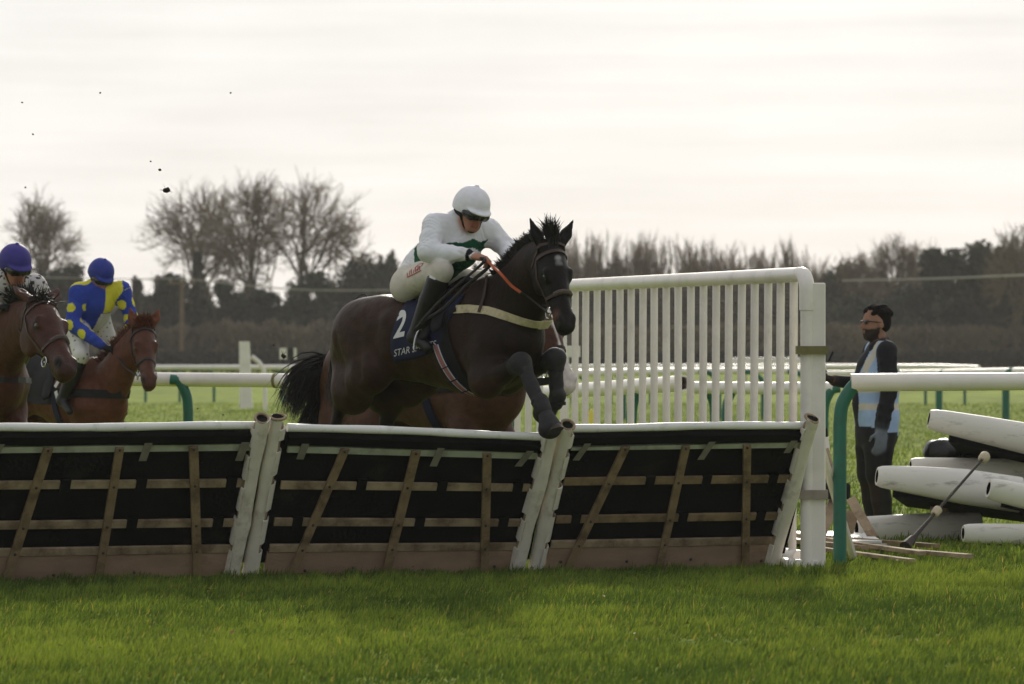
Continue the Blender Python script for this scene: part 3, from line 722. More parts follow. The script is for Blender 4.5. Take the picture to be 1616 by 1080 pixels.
def sleeve_post(B, T, root, side, seed, torn=True):
    """end post: wooden core in a split white sleeve, its outer edge wrapped with separate patches"""
    r_ = np.random.default_rng(seed); ax = unit(T - B); L = np.linalg.norm(T - B); X = unit(np.cross(ax, A(0, 1, .2))); X = X if X[0] > 0 else -X; Nn = unit(np.cross(X, ax)); Nn = Nn if Nn[1] < 0 else -Nn
    po = MB().tube([B - ax * .02, T - ax * .01], .042, 12).build('post', M_sleeve_in, root, True)
    mb = MB(); n = 14; rings = []
    ts = np.linspace(-.02, L + .035, 15)
    for side_ in (0,):
        V = []; F = []; m_ = 13
        for i, t in enumerate(ts):
            c = B + ax * t; wv = .004 * np.sin(t * 9 + seed) + .002 * r_.normal()
            for ro in (.050 + wv, .044 + wv):
                for j in range(m_):
                    a = R(-112 + 150 * j / (m_ - 1)) * (side if torn else 1); V.append(c + ro * (math.cos(a) * Nn + math.sin(a) * X) + ax * (.012 * math.sin(a * 2 + seed) if i == len(ts) - 1 else 0))
        W_ = 2 * m_
        for i in range(len(ts) - 1):
            for j in range(m_ - 1):
                F.append((i * W_ + j, i * W_ + j + 1, (i + 1) * W_ + j + 1, (i + 1) * W_ + j)); F.append((i * W_ + m_ + j + 1, i * W_ + m_ + j, (i + 1) * W_ + m_ + j, (i + 1) * W_ + m_ + j + 1))
            F.append((i * W_, (i + 1) * W_, (i + 1) * W_ + m_, i * W_ + m_)); F.append((i * W_ + m_ - 1, i * W_ + 2 * m_ - 1, (i + 1) * W_ + 2 * m_ - 1, (i + 1) * W_ + m_ - 1))
        for o in (0, (len(ts) - 1) * W_):
            for j in range(m_ - 1): F.append((o + j, o + j + 1, o + m_ + j + 1, o + m_ + j))
        mb.add(V, F)
    sl = mb.build('sleeve', M_sleeve, po, True)
    # rounded lip of the tube; black discs stand for the shade inside it
    lp = MB(); c = T + ax * .034; pts = [c + (math.cos(a) * Nn + math.sin(a) * X) * .044 + ax * (.010 * math.sin(a + seed)) for a in np.linspace(0, 2 * math.pi, 17)]
    lp.tube(pts, .010, 7, False).build('sleeve_rim', M_sleeve_in, po, True)
    mo = MB(); mo.add([T + ax * .036 + (math.cos(a) * Nn + math.sin(a) * X) * .043 for a in np.linspace(0, 2 * math.pi, 13)[:-1]], [tuple(range(12))]); mo.add([T + ax * .030 + (math.cos(a) * Nn + math.sin(a) * X) * .043 for a in np.linspace(0, 2 * math.pi, 13)[:-1]], [tuple(range(12))]); mo.build('mouth_shade', M_mat, po)
    if torn:
        t = .03
        while t < L - .06:
            h = r_.uniform(.15, .20)
            p0 = B + ax * t; p1 = B + ax * min(t + h, L - .03); o = X * side
            V = []
            for p in (p0, p1):
                for a in np.linspace(R(30), R(128), 6):
                    for rr in (.057, .050): V.append(p + rr * (math.cos(a) * Nn + math.sin(a) * o) + r_.normal(0, .0025, 3))
            F = []
            for j in range(5):
                F.append((j * 2, j * 2 + 2, 12 + j * 2 + 2, 12 + j * 2)); F.append((j * 2 + 1, 12 + j * 2 + 1, 12 + j * 2 + 3, j * 2 + 3)); F.append((j * 2, j * 2 + 1, j * 2 + 3, j * 2 + 2)); F.append((12 + j * 2, 12 + j * 2 + 2, 12 + j * 2 + 3, 12 + j * 2 + 1))
            F += [(0, 12, 13, 1), (10, 11, 23, 22)]
            MB().add(V, F).build('sleeve_patch', M_sleeve, po, True); t += h + r_.uniform(.05, .085)
def hurdle(label, ub, ut, vt, seed, posts, braces=((.228, .107), (.506, .479), (.787, .871)), dirty=False, extra=0.0):
    r_ = np.random.default_rng(seed)
    d0, d1 = base_d(ub[0]), base_d(ub[1]); B0, B1 = gpt(ub[0], d0), gpt(ub[1], d1); T0 = px(ut[0], vt[0], d0 - LEAN); T1 = px(ut[1], vt[1], d1 - LEAN)
    root = empty('hurdle', (B0 + B1) / 2, label, 'hurdle', 'brush hurdle panels across the track')
    nn = unit(np.cross(B1 - B0, T0 - B0)); nn = nn if nn[1] < 0 else -nn; upv = unit((T0 + T1) - (B0 + B1)); al = unit(B1 - B0)
    def P(s, h, n=0.0): return (B0 * (1 - s) + B1 * s) * (1 - h) + (T0 * (1 - s) + T1 * s) * h + nn * n
    def slab(s0, s1, h0, h1, n0, n1, h0b=None, h1b=None):
        h0b = h0 if h0b is None else h0b; h1b = h1 if h1b is None else h1b
        return [P(s0, h0, n0), P(s1, h0b, n0), P(s1, h0b, n1), P(s0, h0, n1), P(s0, h1, n0), P(s1, h1b, n0), P(s1, h1b, n1), P(s0, h1, n1)]
    # black mat with a slight sag
    mb = MB(); nx, nh = 14, 8
    V = []; F = []
    for k in (0, 1):
        for j in range(nh + 1):
            for i in range(nx + 1): V.append(P(-.05 + 1.10 * i / nx, .09 + .86 * j / nh, (-.034 if k == 0 else -.006) + .006 * math.sin(i * 1.3 + j * .9 + seed)))
    K = (nx + 1) * (nh + 1)
    for j in range(nh):
        for i in range(nx):
            a = j * (nx + 1) + i; F.append((a, a + nx + 1, a + nx + 2, a + 1)); F.append((K + a, K + a + 1, K + a + nx + 2, K + a + nx + 1))
    mb.add(V, F).build('rubber_mat', M_mat, root, True)
    # padded top: white cap over a black roll
    pts = [P(s, .985 - .004 * math.sin(s * 7 + seed), -.012) for s in np.linspace(0, 1, 12)]
    MB().tube(pts, [.0215 + .0015 * math.sin(i * 1.7 + seed) for i in range(12)], 12, True, 1.2).build('top_pad', M_whiteclean, root, True)
    tp = MB(); V = []; F = []; nx = 12
    for i in range(nx + 1):
        s = i / nx; w = .004 * math.sin(i * 1.1 + seed)
        for h, n in ((.885, .004), (.89, .030 + w), (.945, .036 + w), (.962, .012), (.962, -.05), (.885, -.05)): V.append(P(s, h, n))
    for i in range(nx):
        for j in range(6): F.append((i * 6 + j, i * 6 + (j + 1) % 6, i * 6 + 6 + (j + 1) % 6, i * 6 + 6 + j))
    F += [tuple(range(6)), tuple(nx * 6 + j for j in range(6))]
    tp.add(V, F).build('top_roll', M_mat, root, True)
    dh = lambda: r_.normal(0, .004)
    MB().hexa(slab(.01, .99, .842 + dh(), .882 + dh(), .0, .020, .842 + dh(), .882 + dh())).build('top_rail', M_railgreen, root)
    for hc in (.625, .365):
        a, b2 = dh(), dh(); MB().hexa(slab(.01, .99, hc - .024 + a, hc + .024 + a, .0, .018, hc - .024 + b2, hc + .024 + b2)).build('rail', M_woodd if dirty else M_wood, root)
        for sc in ((.34, .62, .92) if hc > .5 else (.10, .56, .88)):
            q = sc + r_.normal(0, .02)
            if any(abs(q - (bt * hc + bb * (1 - hc))) < .045 for bt, bb in braces): q += .055
            MB().hexa(slab(q - .019, q + .019, hc - .038, hc + .040, .002, .024)).build('strap', M_mat, root)
    MB().hexa(slab(.01, .99, .172, .218, .0, .020)).build('bottom_rail', M_wood, root)
    MB().hexa(slab(.005, .995, -.02, .165, -.012, .014)).build('foot_board', M_board, root)
    for bt, bb in braces:
        w = .0165 + r_.normal(0, .001); n0, n1 = .021, .041; htop, hbot = .875, .012
        br_ = MB().hexa([P(bb - w, hbot, n0), P(bb + w, hbot, n0), P(bb + w, hbot, n1), P(bb - w, hbot, n1), P(bt - w, htop, n0), P(bt + w, htop, n0), P(bt + w, htop, n1), P(bt - w, htop, n1)]).build('brace', M_woodd, root)
        for h in (.862, .625, .365, .195):
            t = (h - hbot) / (htop - hbot); s = bb + (bt - bb) * t; MB().ball(P(s, h, n1), .0095, 8, 5).build('bolt', M_bolt, br_, True)
    for s in (.12, .36, .62, .9): MB().ball(P(s + r_.normal(0, .03), .05 + r_.normal(0, .012), .014), .011, 8, 5).build('bolt', M_bolt, root, True)
    for s in (.07 + extra, .60 + extra, .955):
        sk = r_.normal(.012, .014); h1, h0 = .905, .80 + r_.normal(0, .015)
        MB().hexa([P(s - .014 - sk, h0, .026), P(s + .014 - sk, h0, .026), P(s + .014 - sk, h0, .030), P(s - .014 - sk, h0, .030), P(s - .014, h1, .037), P(s + .014, h1, .037), P(s + .014, h1, .041), P(s - .014, h1, .041)]).build('tape_tab', M_tape, root)
    for (bu, tu, tv, side) in posts:
        d = base_d(bu); sleeve_post(gpt(bu, d) + A(0, -.02, 0), px(tu, tv, d - LEAN - .02), root, side, seed + int(bu) % 97)
    return root
hurdle('hurdle panel at the left edge with clean braces', (-70, 364), (-28, 408), (673, 670), 5, ((-78, -38, 668, -1), (366, 412, 668, -1)), braces=((.243, .173), (.50, .507), (.768, .871)))
hurdle('middle hurdle panel under the leaping dark horse', (412, 812), (455, 856), (672, 687), 8, ((393, 438, 666, 1), (814, 871, 682, -1)))
hurdle('muddy hurdle panel beside the white wing', (856, 1216), (903, 1272), (674, 669), 13, ((843, 894, 678, 1), (1217, 1279, 668, -1)), braces=((.236, .094), (.493, .497), (.756, .878)), dirty=True)
hurdle('hurdle panel mostly beyond the left edge of view', (-545, -104), (-505, -66), (676, 674), 21, ((-552, -512, 670, -1), (-100, -62, 668, 1)))

# ---------------------------------------------------------------- wing: white pales under a round rail
def wing():
    def dw(u): return 33.02 * 20.6 / (16.5 + (u - 800) * (4.1 / 450))
    root = empty('wing_fence', gpt(1283, 32.7), 'tall white wing fence of round pales at the right end of the hurdles', 'fence')
    ztop = 1.935
    def zt(u): return ztop if u > 895 else ztop - (895 - u) / 100 * .85
    pts = []
    us = [1262, 1240, 1150, 1050, 960, 900, 880, 850, 820, 790]
    for u in us: p = gpt(u, dw(u)); p[2] = zt(u); pts.append(p)
    dr = unit(pts[1] - pts[0]); e0 = (pts[0] - dr * .17) * A(1, 1, 0); cz = ztop - .11
    elbow = [e0 + A(0, 0, 1.70), e0 + A(0, 0, cz)] + [e0 + A(0, 0, cz) + dr * .11 * (1 - math.cos(a)) + A(0, 0, .11 * math.sin(a)) for a in np.linspace(.2, math.pi / 2, 7)]
    pts = [q for q in pts if q[1] > elbow[-1][1] + .10]
    MB().tube(elbow + [elbow[-1] + dr * .06], .051, 16).build('rail_elbow', M_white, root, True)
    pts = [elbow[-1] + dr * .05] + pts
    MB().tube(pts, .049, 16).build('top_rail', M_white, root, True)
    MB().pipe([pts[0] - dr * .012, pts[0] + dr * .012], .0525, .0505, 18).build('joint_ring', M_white, root, True)
    pal_u = [1250.4, 1229.7, 1210, 1188.7, 1168.5, 1148, 1128, 1107.8, 1089, 1068.8, 1050, 1031, 1013.4, 994.6, 977, 959, 941, 923, 906.5, 888, 871, 851, 833, 816, 799]
    for i, u in enumerate(pal_u):
        d = dw(u); r0 = .0285 * (1 if u > 900 else 1.0); b = gpt(u + rng.normal(0, .7), d); t = gpt(u + (2.5 if i < 8 else 1.5), d); t[2] = zt(u) - .03
        MB().tube([b + A(0, 0, .06), t], r0, 10).build('pale', M_white, root, True)
    q = [gpt(u, dw(u)) + A(0, 0, .07) for u in us]; MB().tube(q, .045, 10).build('bottom_rail', M_white, root, True)
    # end post: a pipe and a flat board strapped together
    p0 = e0.copy(); MB().tube([p0, p0 + A(0, 0, 1.72)], .044, 14).build('post_pipe', M_white, root, True)
    p1 = gpt(1288, 32.68); bd = MB().box(p1 + A(.012, 0, .94), (.098, .05, 1.88), None, .008).build('post_board', M_white, root)
    for v, m_, h in ((553, M_olive, .055), (781, M_strapg, .06)):
        z = CAMZ - (v - 540) * 32.6 / FPX; c = gpt(1281, 32.69); w, dp = .098, .075
        b = MB()
        loop = [A(-w, -dp, 0), A(w, -dp, 0), A(w, dp, 0), A(-w, dp, 0)]; nrm = [A(-1, -1, 0), A(1, -1, 0), A(1, 1, 0), A(-1, 1, 0)]
        V = []
        for p, n_ in zip(loop, nrm):
            for zz in (-h / 2, h / 2):
                V.append(c + p + A(0, 0, z + zz)); V.append(c + p + unit(n_) * .007 + A(0, 0, z + zz))
        F = []
        for k in range(4):
            o, p = k * 4, ((k + 1) % 4) * 4; F += [(o + 1, p + 1, p + 3, o + 3), (o, o + 2, p + 2, p), (o + 2, o + 3, p + 3, p + 2), (o, p, p + 1, o + 1)]
        b.add(V, F).build('strap', m_, root)
    mb = MB(); c = gpt(1262, 32.9); mb.box(c + A(0, 0, .03), (.22, .5, .06), None, .008); mb.build('foot_plate', M_white, root)
    # raking stay on the take-off side
    MB().tube([gpt(1290, 33.9) + A(.25, 0, 0), gpt(1281, 32.75) + A(0, 0, 1.0)], .03, 8).build('stay', M_white, root, True)
wing()

# ---------------------------------------------------------------- running rails
def running_rail(label, pts, r, posts, z_drop=.0, n=12, end_open=False, arm=.16, rp=.045, name='running_rail', side=1, green=None):
    root = empty(name, (pts[0][0], pts[0][1], 0), label, 'rail')
    if end_open: MB().pipe(pts, r, r * .8, 16).build('rail', M_white, root, True)
    else: MB().tube(pts, r, n).build('rail', M_white, root, True)
    for p, s in posts:      # p: point under the rail axis on the rail; post rises, bends over and carries the rail
        p = np.array(p, float); f = A(p[0] - s * arm, p[1], 0)
        path = [f, A(f[0], f[1], p[2] - r - .22), A(f[0] + s * arm * .08, f[1], p[2] - r - .10), A(f[0] + s * arm * .32, f[1], p[2] - r - .02), A(f[0] + s * arm * .7, f[1], p[2] - r * .2), A(f[0] + s * arm * 1.3, f[1], p[2])]
        path = [path[0]] + catmull(path[1:], 4); MB().tube(path, rp, 10).build('post', M_green, root, True)
    return root
def on(u, v, d): return px(u, v, d)
running_rail('white rail on a bent green post nearest on the right', [on(1343, 604, 33.2), on(1480, 603, 33.2), on(1620, 602, 33.3), on(1800, 600, 33.4)], .060, [(on(1362, 604, 33.2), 1), (on(1740, 601, 33.35), 1)], arm=.155, rp=.046, end_open=True)
running_rail('white rail with a gold band behind the horses at left', [on(-120, 595, 43.5), on(250, 599, 42.8), on(470, 601, 42.3), on(640, 603, 42)], .060, [(on(275, 599, 42.7), 1), (on(-60, 595, 43.4), 1), (on(620, 603, 42), 1)], arm=-.12)
MB().pipe([on(433, 601, 42.38), on(437, 601, 42.37)], .064, .060, 16).build('gold_band', M_olive, bpy.data.objects['running_rail.001'], True)
running_rail('white rail with an open cut end seen through the wing pales', [on(800, 625, 47), on(900, 617, 44.0), on(990, 611, 40.8), on(1078, 605, 37.8)], .062, [(on(1016, 609, 40.2), 1), (on(830, 622, 46), 1)], end_open=True, arm=.1)
running_rail('white rail behind the wing end post on green posts', [on(1092, 612, 49), on(1200, 613, 48.5), on(1318, 613, 48)], .060, [(on(1108, 612, 49), -1), (on(1165, 612.5, 48.7), 1), (on(1320, 613, 48), 1)], arm=.12)
running_rail('middle distance white rail above the nearest right rail', [on(1295, 590, 100), on(1490, 588, 97), on(1600, 586, 90), on(1760, 583, 80)], .062, [(on(1490, 588, 97), 1), (on(1596, 586, 90), 1), (on(1700, 584, 84), 1)], arm=.1, rp=.07)
FLp = [(u, 580 - (u > 900) * 1.0, 124 - (u / 1616) * 6) for u in range(-200, 1560, 120)]
running_rail('far white rail on goose neck posts across the whole course', [on(*q) for q in FLp] + [on(1545, 581, 117)], .062, [(on(u, 580 - (u > 900), 124 - u / 1616 * 6), -1) for u in list(range(-170, 560, 54)) + list(range(880, 1540, 62))], arm=.34, rp=.036)
running_rail('second far white rail behind the wing pales', [on(860, 590, 92), on(960, 588, 94), on(1060, 586, 98), on(1300, 585, 104)], .07, [(on(u, 587, 96), -1) for u in (900, 960, 1110, 1180, 1250)], arm=.3, rp=.05)
# white wing pad and markers of the next fence, far off
def far_wings():
    r0 = empty('fence_wing', gpt(389, 108), 'white padded wing of the next fence above the far rail', 'fence')
    s = 108 / FPX; c = gpt(387, 108)
    MB().hexa([c + A(-.12, -.1, .05), c + A(.16, -.1, .05), c + A(.16, .1, .05), c + A(-.12, .1, .05), c + A(-.13, -.1, CAMZ + (540 - 539) * s), c + A(.09, -.1, CAMZ + (540 - 539) * s), c + A(.09, .1, CAMZ + (540 - 539) * s), c + A(-.13, .1, CAMZ + (540 - 539) * s)]).build('pad', M_white, r0)
    MB().tube([c + A(.14, 0, 1.18), c + A(.30, 0, 1.05), c + A(.42, 0, .85), c + A(.44, 0, 0)], .05, 8).build('arm', M_white, r0, True)
    c2 = gpt(447, 150); r1 = empty('marker_board', c2, 'small white marker board left of the black tail', 'marker')
    z1 = CAMZ + (540 - 550) * 150 / FPX; MB().box(c2 + A(0, 0, z1 - .16), (.22, .05, .34)).build('board', M_white, r1); MB().box(c2 + A(.36, 0, z1 - .16), (.08, .05, .34)).build('side_board', M_white, r1); MB().tube([c2, c2 + A(0, 0, z1 - .3)], .04, 6).build('post', M_black, r1); MB().box(c2 + A(.2, .03, z1 - .16), (.3, .03, .3)).build('backing', M_black, r1)
    c3 = gpt(1195, 170); r2 = empty('marquee_stand', c3, 'low white stand far behind the wing pales', 'stand')
    z1 = CAMZ + (540 - 564) * 170 / FPX; MB().box(c3 + A(.3, 0, z1 - .2), (2.4, .8, .38), None, .04).build('upper_box', M_white, r2); MB().box(c3 + A(-1.0, -.2, z1 - .36), (2.0, .8, .12), None, .03).build('shelf', M_white, r2)
    for k in (-1.8, -.4, 1.3): MB().tube([c3 + A(k, 0, 0), c3 + A(k, 0, z1 - .3)], .05, 6).build('leg', M_white, r2)
    c5 = gpt(895, 60); r4 = empty('marker_board', c5, 'white board seen between the horse nose and the first pale', 'marker')
    z1 = CAMZ + (540 - 546) * 60 / FPX; MB().box(c5 + A(0, 0, z1 - .07), (.32, .04, .14), None, .01).build('board', M_white, r4); MB().tube([c5, c5 + A(0, 0, z1 - .12)], .025, 6).build('post', M_white, r4)
    c4 = gpt(936, 58); z = CAMZ - (646 - 540) * 58 / FPX
    my = mat('yellow marker', s2l((226, 206, 70)), rough=.5); r3 = empty('yellow_marker', c4, 'small yellow marker behind the left wing pales', 'marker')
    MB().tube([c4, c4 + A(0, 0, z - .03), c4 + A(0, 0, z)], [.07, .055, .03], 10).build('cone', my, r3, True); MB().box(c4 + A(0, 0, .012), (.2, .2, .024), None, .005).build('base', my, r3)
far_wings()

# ---------------------------------------------------------------- spare hurdles stacked on the right, planks, tools
def roll(label, a, b, ra, rb, matdir, matlen, matth, seed, open_end=True, droop=0.0):
    """a spare hurdle lying down: white padded top with an open end, black mat and battens behind it"""
    r_ = np.random.default_rng(seed); a = np.array(a, float); b = np.array(b, float); k_ = (a[1] - .42) / a[1]; C_ = A(0, 0, CAMZ); a = C_ + (a - C_) * k_; k_ = (b[1] + .25) / b[1]; b = C_ + (b - C_) * k_; root = empty('spare_hurdle', (a[0], a[1], 0), label, 'hurdle', 'spare hurdles stacked beside the wing')
    ax = unit(b - a); n = 14; V = []; F = []; m_ = 16; prof = [(0, .80), (.03, .92), (.10, .97), (.3, 1.0), (.6, 1.0), (1, 1.0)]
    U = unit(np.cross(ax, matdir)); U = U if U[2] > 0 else -U; Wd = unit(np.cross(U, ax))
    for t, k in prof:
        c = a + (b - a) * t; rr = (ra + (rb - ra) * min(1, t * 1.6)) * k
        for j in range(m_): an = 2 * math.pi * j / m_; V.append(c + rr * (math.cos(an) * Wd * .62 + math.sin(an) * U) * (1 + .02 * math.sin(3 * an + seed)) + U * droop * t * (1 - t))
    for i in range(len(prof) - 1):
        for j in range(m_): F.append((i * m_ + j, i * m_ + (j + 1) % m_, (i + 1) * m_ + (j + 1) % m_, (i + 1) * m_ + j))
    F.append(tuple((len(prof) - 1) * m_ + j for j in range(m_)))
    # rolled rim and a dark cavity
    k0 = len(V)
    for j in range(m_): an = 2 * math.pi * j / m_; V.append(a + ra * .55 * (math.cos(an) * Wd * .55 + math.sin(an) * U))
    for j in range(m_): F.append((j, k0 + j, k0 + (j + 1) % m_, (j + 1) % m_))
    MB().add(V, F).build('top_pad', M_padwhite, root, True)
    V = []
    for dd in (-.002, .09):
        for j in range(m_): an = 2 * math.pi * j / m_; V.append(a + ax * dd + ra * .56 * (math.cos(an) * Wd * .55 + math.sin(an) * U))
    F = [(j, (j + 1) % m_, m_ + (j + 1) % m_, m_ + j) for j in range(m_)] + [tuple(m_ + j for j in range(m_))]
    MB().add(V, F).build('hollow', M_mat, root)
    md = unit(matdir); s0 = a + (b - a) * .12 - U * rb * .55; s1 = b - U * rb * .55
    MB().hexa([s0 - U * matth, s1 - U * matth, s1 - U * matth + md * matlen, s0 - U * matth + md * matlen, s0, s1, s1 + md * matlen, s0 + md * matlen]).build('rubber_mat', M_mat, root)
    for q in (.15, .45, .8):
        c0 = s0 + md * matlen * q + U * .002; c1 = s1 + md * matlen * q + U * .002; MB().hexa([c0, c1, c1 + md * .05, c0 + md * .05, c0 + U * .02, c1 + U * .02, c1 + md * .05 + U * .02, c0 + md * .05 + U * .02]).build('batten', M_wood, root)
    return root
bk = A(.25, 1, -.02)
roll('bottom spare hurdle lying on the grass, pad nearest the planks', px(1352, 836, 37.6), px(1545, 832, 37.3), .10, .115, A(.2, 1, 0), .85, .05, 1)
roll('bottom front spare hurdle with open end on the grass', px(1520, 842, 36.7), px(1760, 846, 36.4), .075, .08, A(.3, 1, .02), .8, .04, 2)
roll('spare hurdle in mid stack with slot end near the man', px(1384, 752, 37.3), px(1610, 782, 36.9), .085, .135, A(.2, 1, -.12), .9, .06, 3, droop=.03)
roll('spare hurdle in mid stack lying behind the slot ended one', px(1437, 737, 38.1), px(1700, 752, 37.8), .075, .105, A(.2, 1, -.08), .9, .05, 4)
roll('spare hurdle with ragged open end at the right of the stack', px(1560, 771, 36.8), px(1760, 815, 36.5), .085, .10, A(.25, 1, -.05), .8, .06, 5)
roll('topmost spare hurdle of the stack', px(1466, 661, 37.8), px(1760, 722, 37.3), .085, .125, A(.2, 1, -.14), .95, .07, 6, droop=.02)
def stack_bits():
    o = MB().box(px(1482, 808, 37.5), (.13, .1, .13), None, .012).build('wood_block', M_wood, None); tag(o, 'short wooden block propping up the stacked hurdles', 'block')
    o = MB().box(px(1570, 735, 38.3), (.55, .5, .16), (A(1, 0, -.1), A(0, 1, 0), A(.1, 0, 1)), .02).build('dark_pad', M_mat, None); tag(o, 'dark rubber pad wedged under the topmost hurdle', 'pad')
    # black sack lump between the hurdles
    b = Body(.014); c = px(1490, 716, 38.4); b.ell(c, (.16, .16, .11), None, .03)
    for k in range(14): q = rng.normal(0, 1, 3); b.ell(c + unit(q) * A(.13, .13, .08), (.05, .05, .045), None, .03)
    V, F = b.mesh(); o = mesh_obj('sack', V, F, mat('black plastic', s2l((18, 18, 20)), rough=.32, var=.2, bump=.6, bscale=30), None, True); tag(o, 'crumpled black plastic sack between the stacked hurdles', 'sack')
    # support trestle so that the upper layers rest on something
    for u, v in ((1640, 800), (1720, 800)):
        c = px(u, v, 37.6); o = MB().box((c[0], c[1], c[2] / 2 + .05), (.12, .5, c[2] + .1), None, .01).build('wood_block', M_wood, None); tag(o, 'upright timber propping the stack %s' % ('just past the right edge' if u < 1700 else 'well past the right edge'), 'block')
    t = empty('tamping_bar', px(1428, 862, 35.2), 'rusty iron tamping bar with pale knob leaning on the stack', 'tool')
    p0, p1 = px(1430, 862, 35.2), px(1553, 722, 36.4)
    M_iron = mat('rusty iron', s2l((52, 42, 36)), rough=.7, var=.3, vscale=20, bump=.3)
    MB().tube([p0, p0 + (p1 - p0) * .3, p1], [.020, .012, .010], 10).build('bar', M_iron, t, True)
    k = unit(p1 - p0); M_knob = mat('pale rubber', s2l((190, 176, 150)), rough=.7, var=.15, vscale=20)
    MB().tube([p1 - k * .05, p1 - k * .03, p1 + k * .02, p1 + k * .04], [.022, .036, .040, .030], 12).build('knob', M_knob, t, True)
    q = p0 + (p1 - p0) * .38; MB().tube([q - k * .05, q - k * .03, q + k * .03, q + k * .04], [.022, .032, .034, .024], 12).build('sleeve', M_knob, t, True)
    MB().tube([p0 + k * .12, p0 - k * .02], [.03, .045], 10).build('foot', M_iron, t, True)
    # planks and boards on the ground
    def plank(u0, v0, u1, v1, w, th, label, m_, up=.0):
        d0 = CAMZ * FPX / (v0 - 540); d1 = CAMZ * FPX / (v1 - 540); a = gpt(u0, d0) + A(0, 0, .03 + up); b = gpt(u1, d1) + A(0, 0, .02 + up * .5); ax = unit(b - a); sd = unit(np.cross(A(0, 0, 1), ax))
        o = MB().box((a + b) / 2 + A(0, 0, th / 2), (np.linalg.norm(b - a), w, th), (ax, sd, np.cross(ax, sd)), .003).build('plank', m_, None); tag(o, label, 'plank', 'planks lying beside the wing')
    plank(1240, 870, 1530, 890, .07, .03, 'longest wooden plank lying beside the green post', M_wood, .03)
    plank(1250, 866, 1455, 888, .06, .03, 'plank crossing over the longest one on the grass', M_wood, .055)
    plank(1290, 875, 1440, 893, .06, .025, 'nearest plank half hidden in the grass', M_wood, .0)
    plank(1295, 862, 1480, 872, .05, .03, 'plank just in front of the white boards', M_woodd, .02)
    Mwb = mat('white board', s2l((230, 228, 224)), rough=.5, var=.04)
    def board(u0, u1, v0, v1, z, label):
        d0 = CAMZ * FPX / (v1 - 540); d1 = CAMZ * FPX / (v0 - 540); c = [gpt(u0, d0), gpt(u1, d0), gpt(u1 - 25, d1), gpt(u0 - 10, d1)]
        o = MB().hexa([p + A(0, 0, z) for p in c] + [p + A(0, 0, z + .015) for p in c]).build('white_board', Mwb, None); tag(o, label, 'board')
    board(1215, 1392, 852, 868, .05, 'flat white board on the planks beside the green post')
    board(1365, 1425, 862, 868, .03, 'small white board strip in front of the flat one')
    # leaning offcuts behind the green post
    def stick(u0, v0, u1, v1, d, w, label, m_, dd=.25):
        a, b = px(u0, v0, d), px(u1, v1, d + dd); ax = unit(b - a); sd = unit(np.cross(ax, A(0, 1, 0)))
        o = MB().box((a + b) / 2, (np.linalg.norm(b - a), w, .04), (ax, sd, np.cross(ax, sd)), .004).build('offcut', m_, None); tag(o, label, 'offcut')
    stick(1380, 852, 1343, 788, 36.4, .07, 'grey timber offcut leaning right of the green post', M_wood)
    stick(1293, 845, 1318, 790, 36.6, .09, 'broad timber offcut leaning left of the green post', M_wood)
    stick(1335, 850, 1345, 810, 36.9, .09, 'short timber offcut behind the green post', M_woodd)
    h = empty('mallet', px(1312, 765, 36.8), 'wooden handled mallet leaning behind the wing post', 'tool')
    MB().tube([px(1320, 772, 36.8), px(1304, 705, 37.0)], [.02, .017], 8).build('handle', M_wood, h, True)
    MB().tube([px(1304, 712, 37.0), px(1302, 690, 37.0)], .028, 10).build('grip', M_white, h, True); MB().tube([px(1302, 690, 37.0), px(1301, 676, 37.0)], .024, 10).build('end', M_black, h, True)
    MB().box(px(1318, 775, 36.8), (.22, .12, .12), None, .015).build('head', M_black, h)
    MB().tube([px(1319, 775, 36.8), A(px(1322, 775, 36.8)[0], 36.8, 0)], .02, 8).build('stem', M_wood, h)
stack_bits()
# ---------------------------------------------------------------- horses
def frame_at(P, local, yaw, pitch):
    f = Frame((0, 0, 0), yaw, pitch); f.O = np.array(P, float) - np.array(local, float) @ f.M; return f

M_coat = mat('horse coat', attr=True, rough=0.47, var=0.26, vscale=16, bump=0.35, bscale=200, spec=0.19, bump2=.012, b2scale=11.0)
M_hair = mat('horse hair black', s2l((20, 16, 14)), rough=0.5, var=0.3, vscale=40)
M_hair_ch = mat('horse hair chestnut', s2l((104, 52, 26)), rough=0.5, var=0.3, vscale=40, trans=0.3)
M_leather = mat('tack leather dark', s2l((24, 19, 17)), rough=0.5, var=0.25, vscale=60, bump=0.2, bscale=300)
M_leather_br = mat('tack leather brown', s2l((62, 44, 34)), rough=0.5, var=0.25, vscale=60, bump=0.2, bscale=300)
M_eye = mat('horse eye', s2l((14, 9, 7)), rough=0.08, var=0.0, coat=1.0)
M_navy = mat('saddle cloth navy', s2l((22, 28, 58)), rough=0.85, var=0.15, vscale=18, bump=0.3, bscale=90)
M_cream = mat('breast girth webbing', s2l((206, 192, 158)), rough=0.8, var=0.1, vscale=40, bump=0.3, bscale=200, dirt=s2l((110, 92, 66)), dscale=14, damt=0.5)
M_orange = mat('rubber rein orange', s2l((178, 84, 36)), rough=0.6, var=0.15, vscale=60, bump=0.4, bscale=260)
M_white_print = mat('white print', s2l((214, 212, 210)), rough=0.7, var=0.06, vscale=30, dirt=s2l((120, 105, 90)), dscale=30, damt=0.35, dlo=0.58)
M_steel = mat('bit steel', (0.55, 0.54, 0.52), rough=0.25, var=0.1, metal=1.0)
M_boot = mat('neoprene leg boot', s2l((40, 39, 41)), rough=0.72, var=0.22, vscale=22, bump=0.35, bscale=160, dirt=s2l((92, 82, 70)), dscale=16, damt=0.5, dlo=0.55)
M_hoof = mat('hoof', s2l((52, 44, 38)), rough=0.55, var=0.3, vscale=24, bump=0.3, bscale=80, dirt=s2l((96, 80, 58)), dscale=12, damt=0.6)
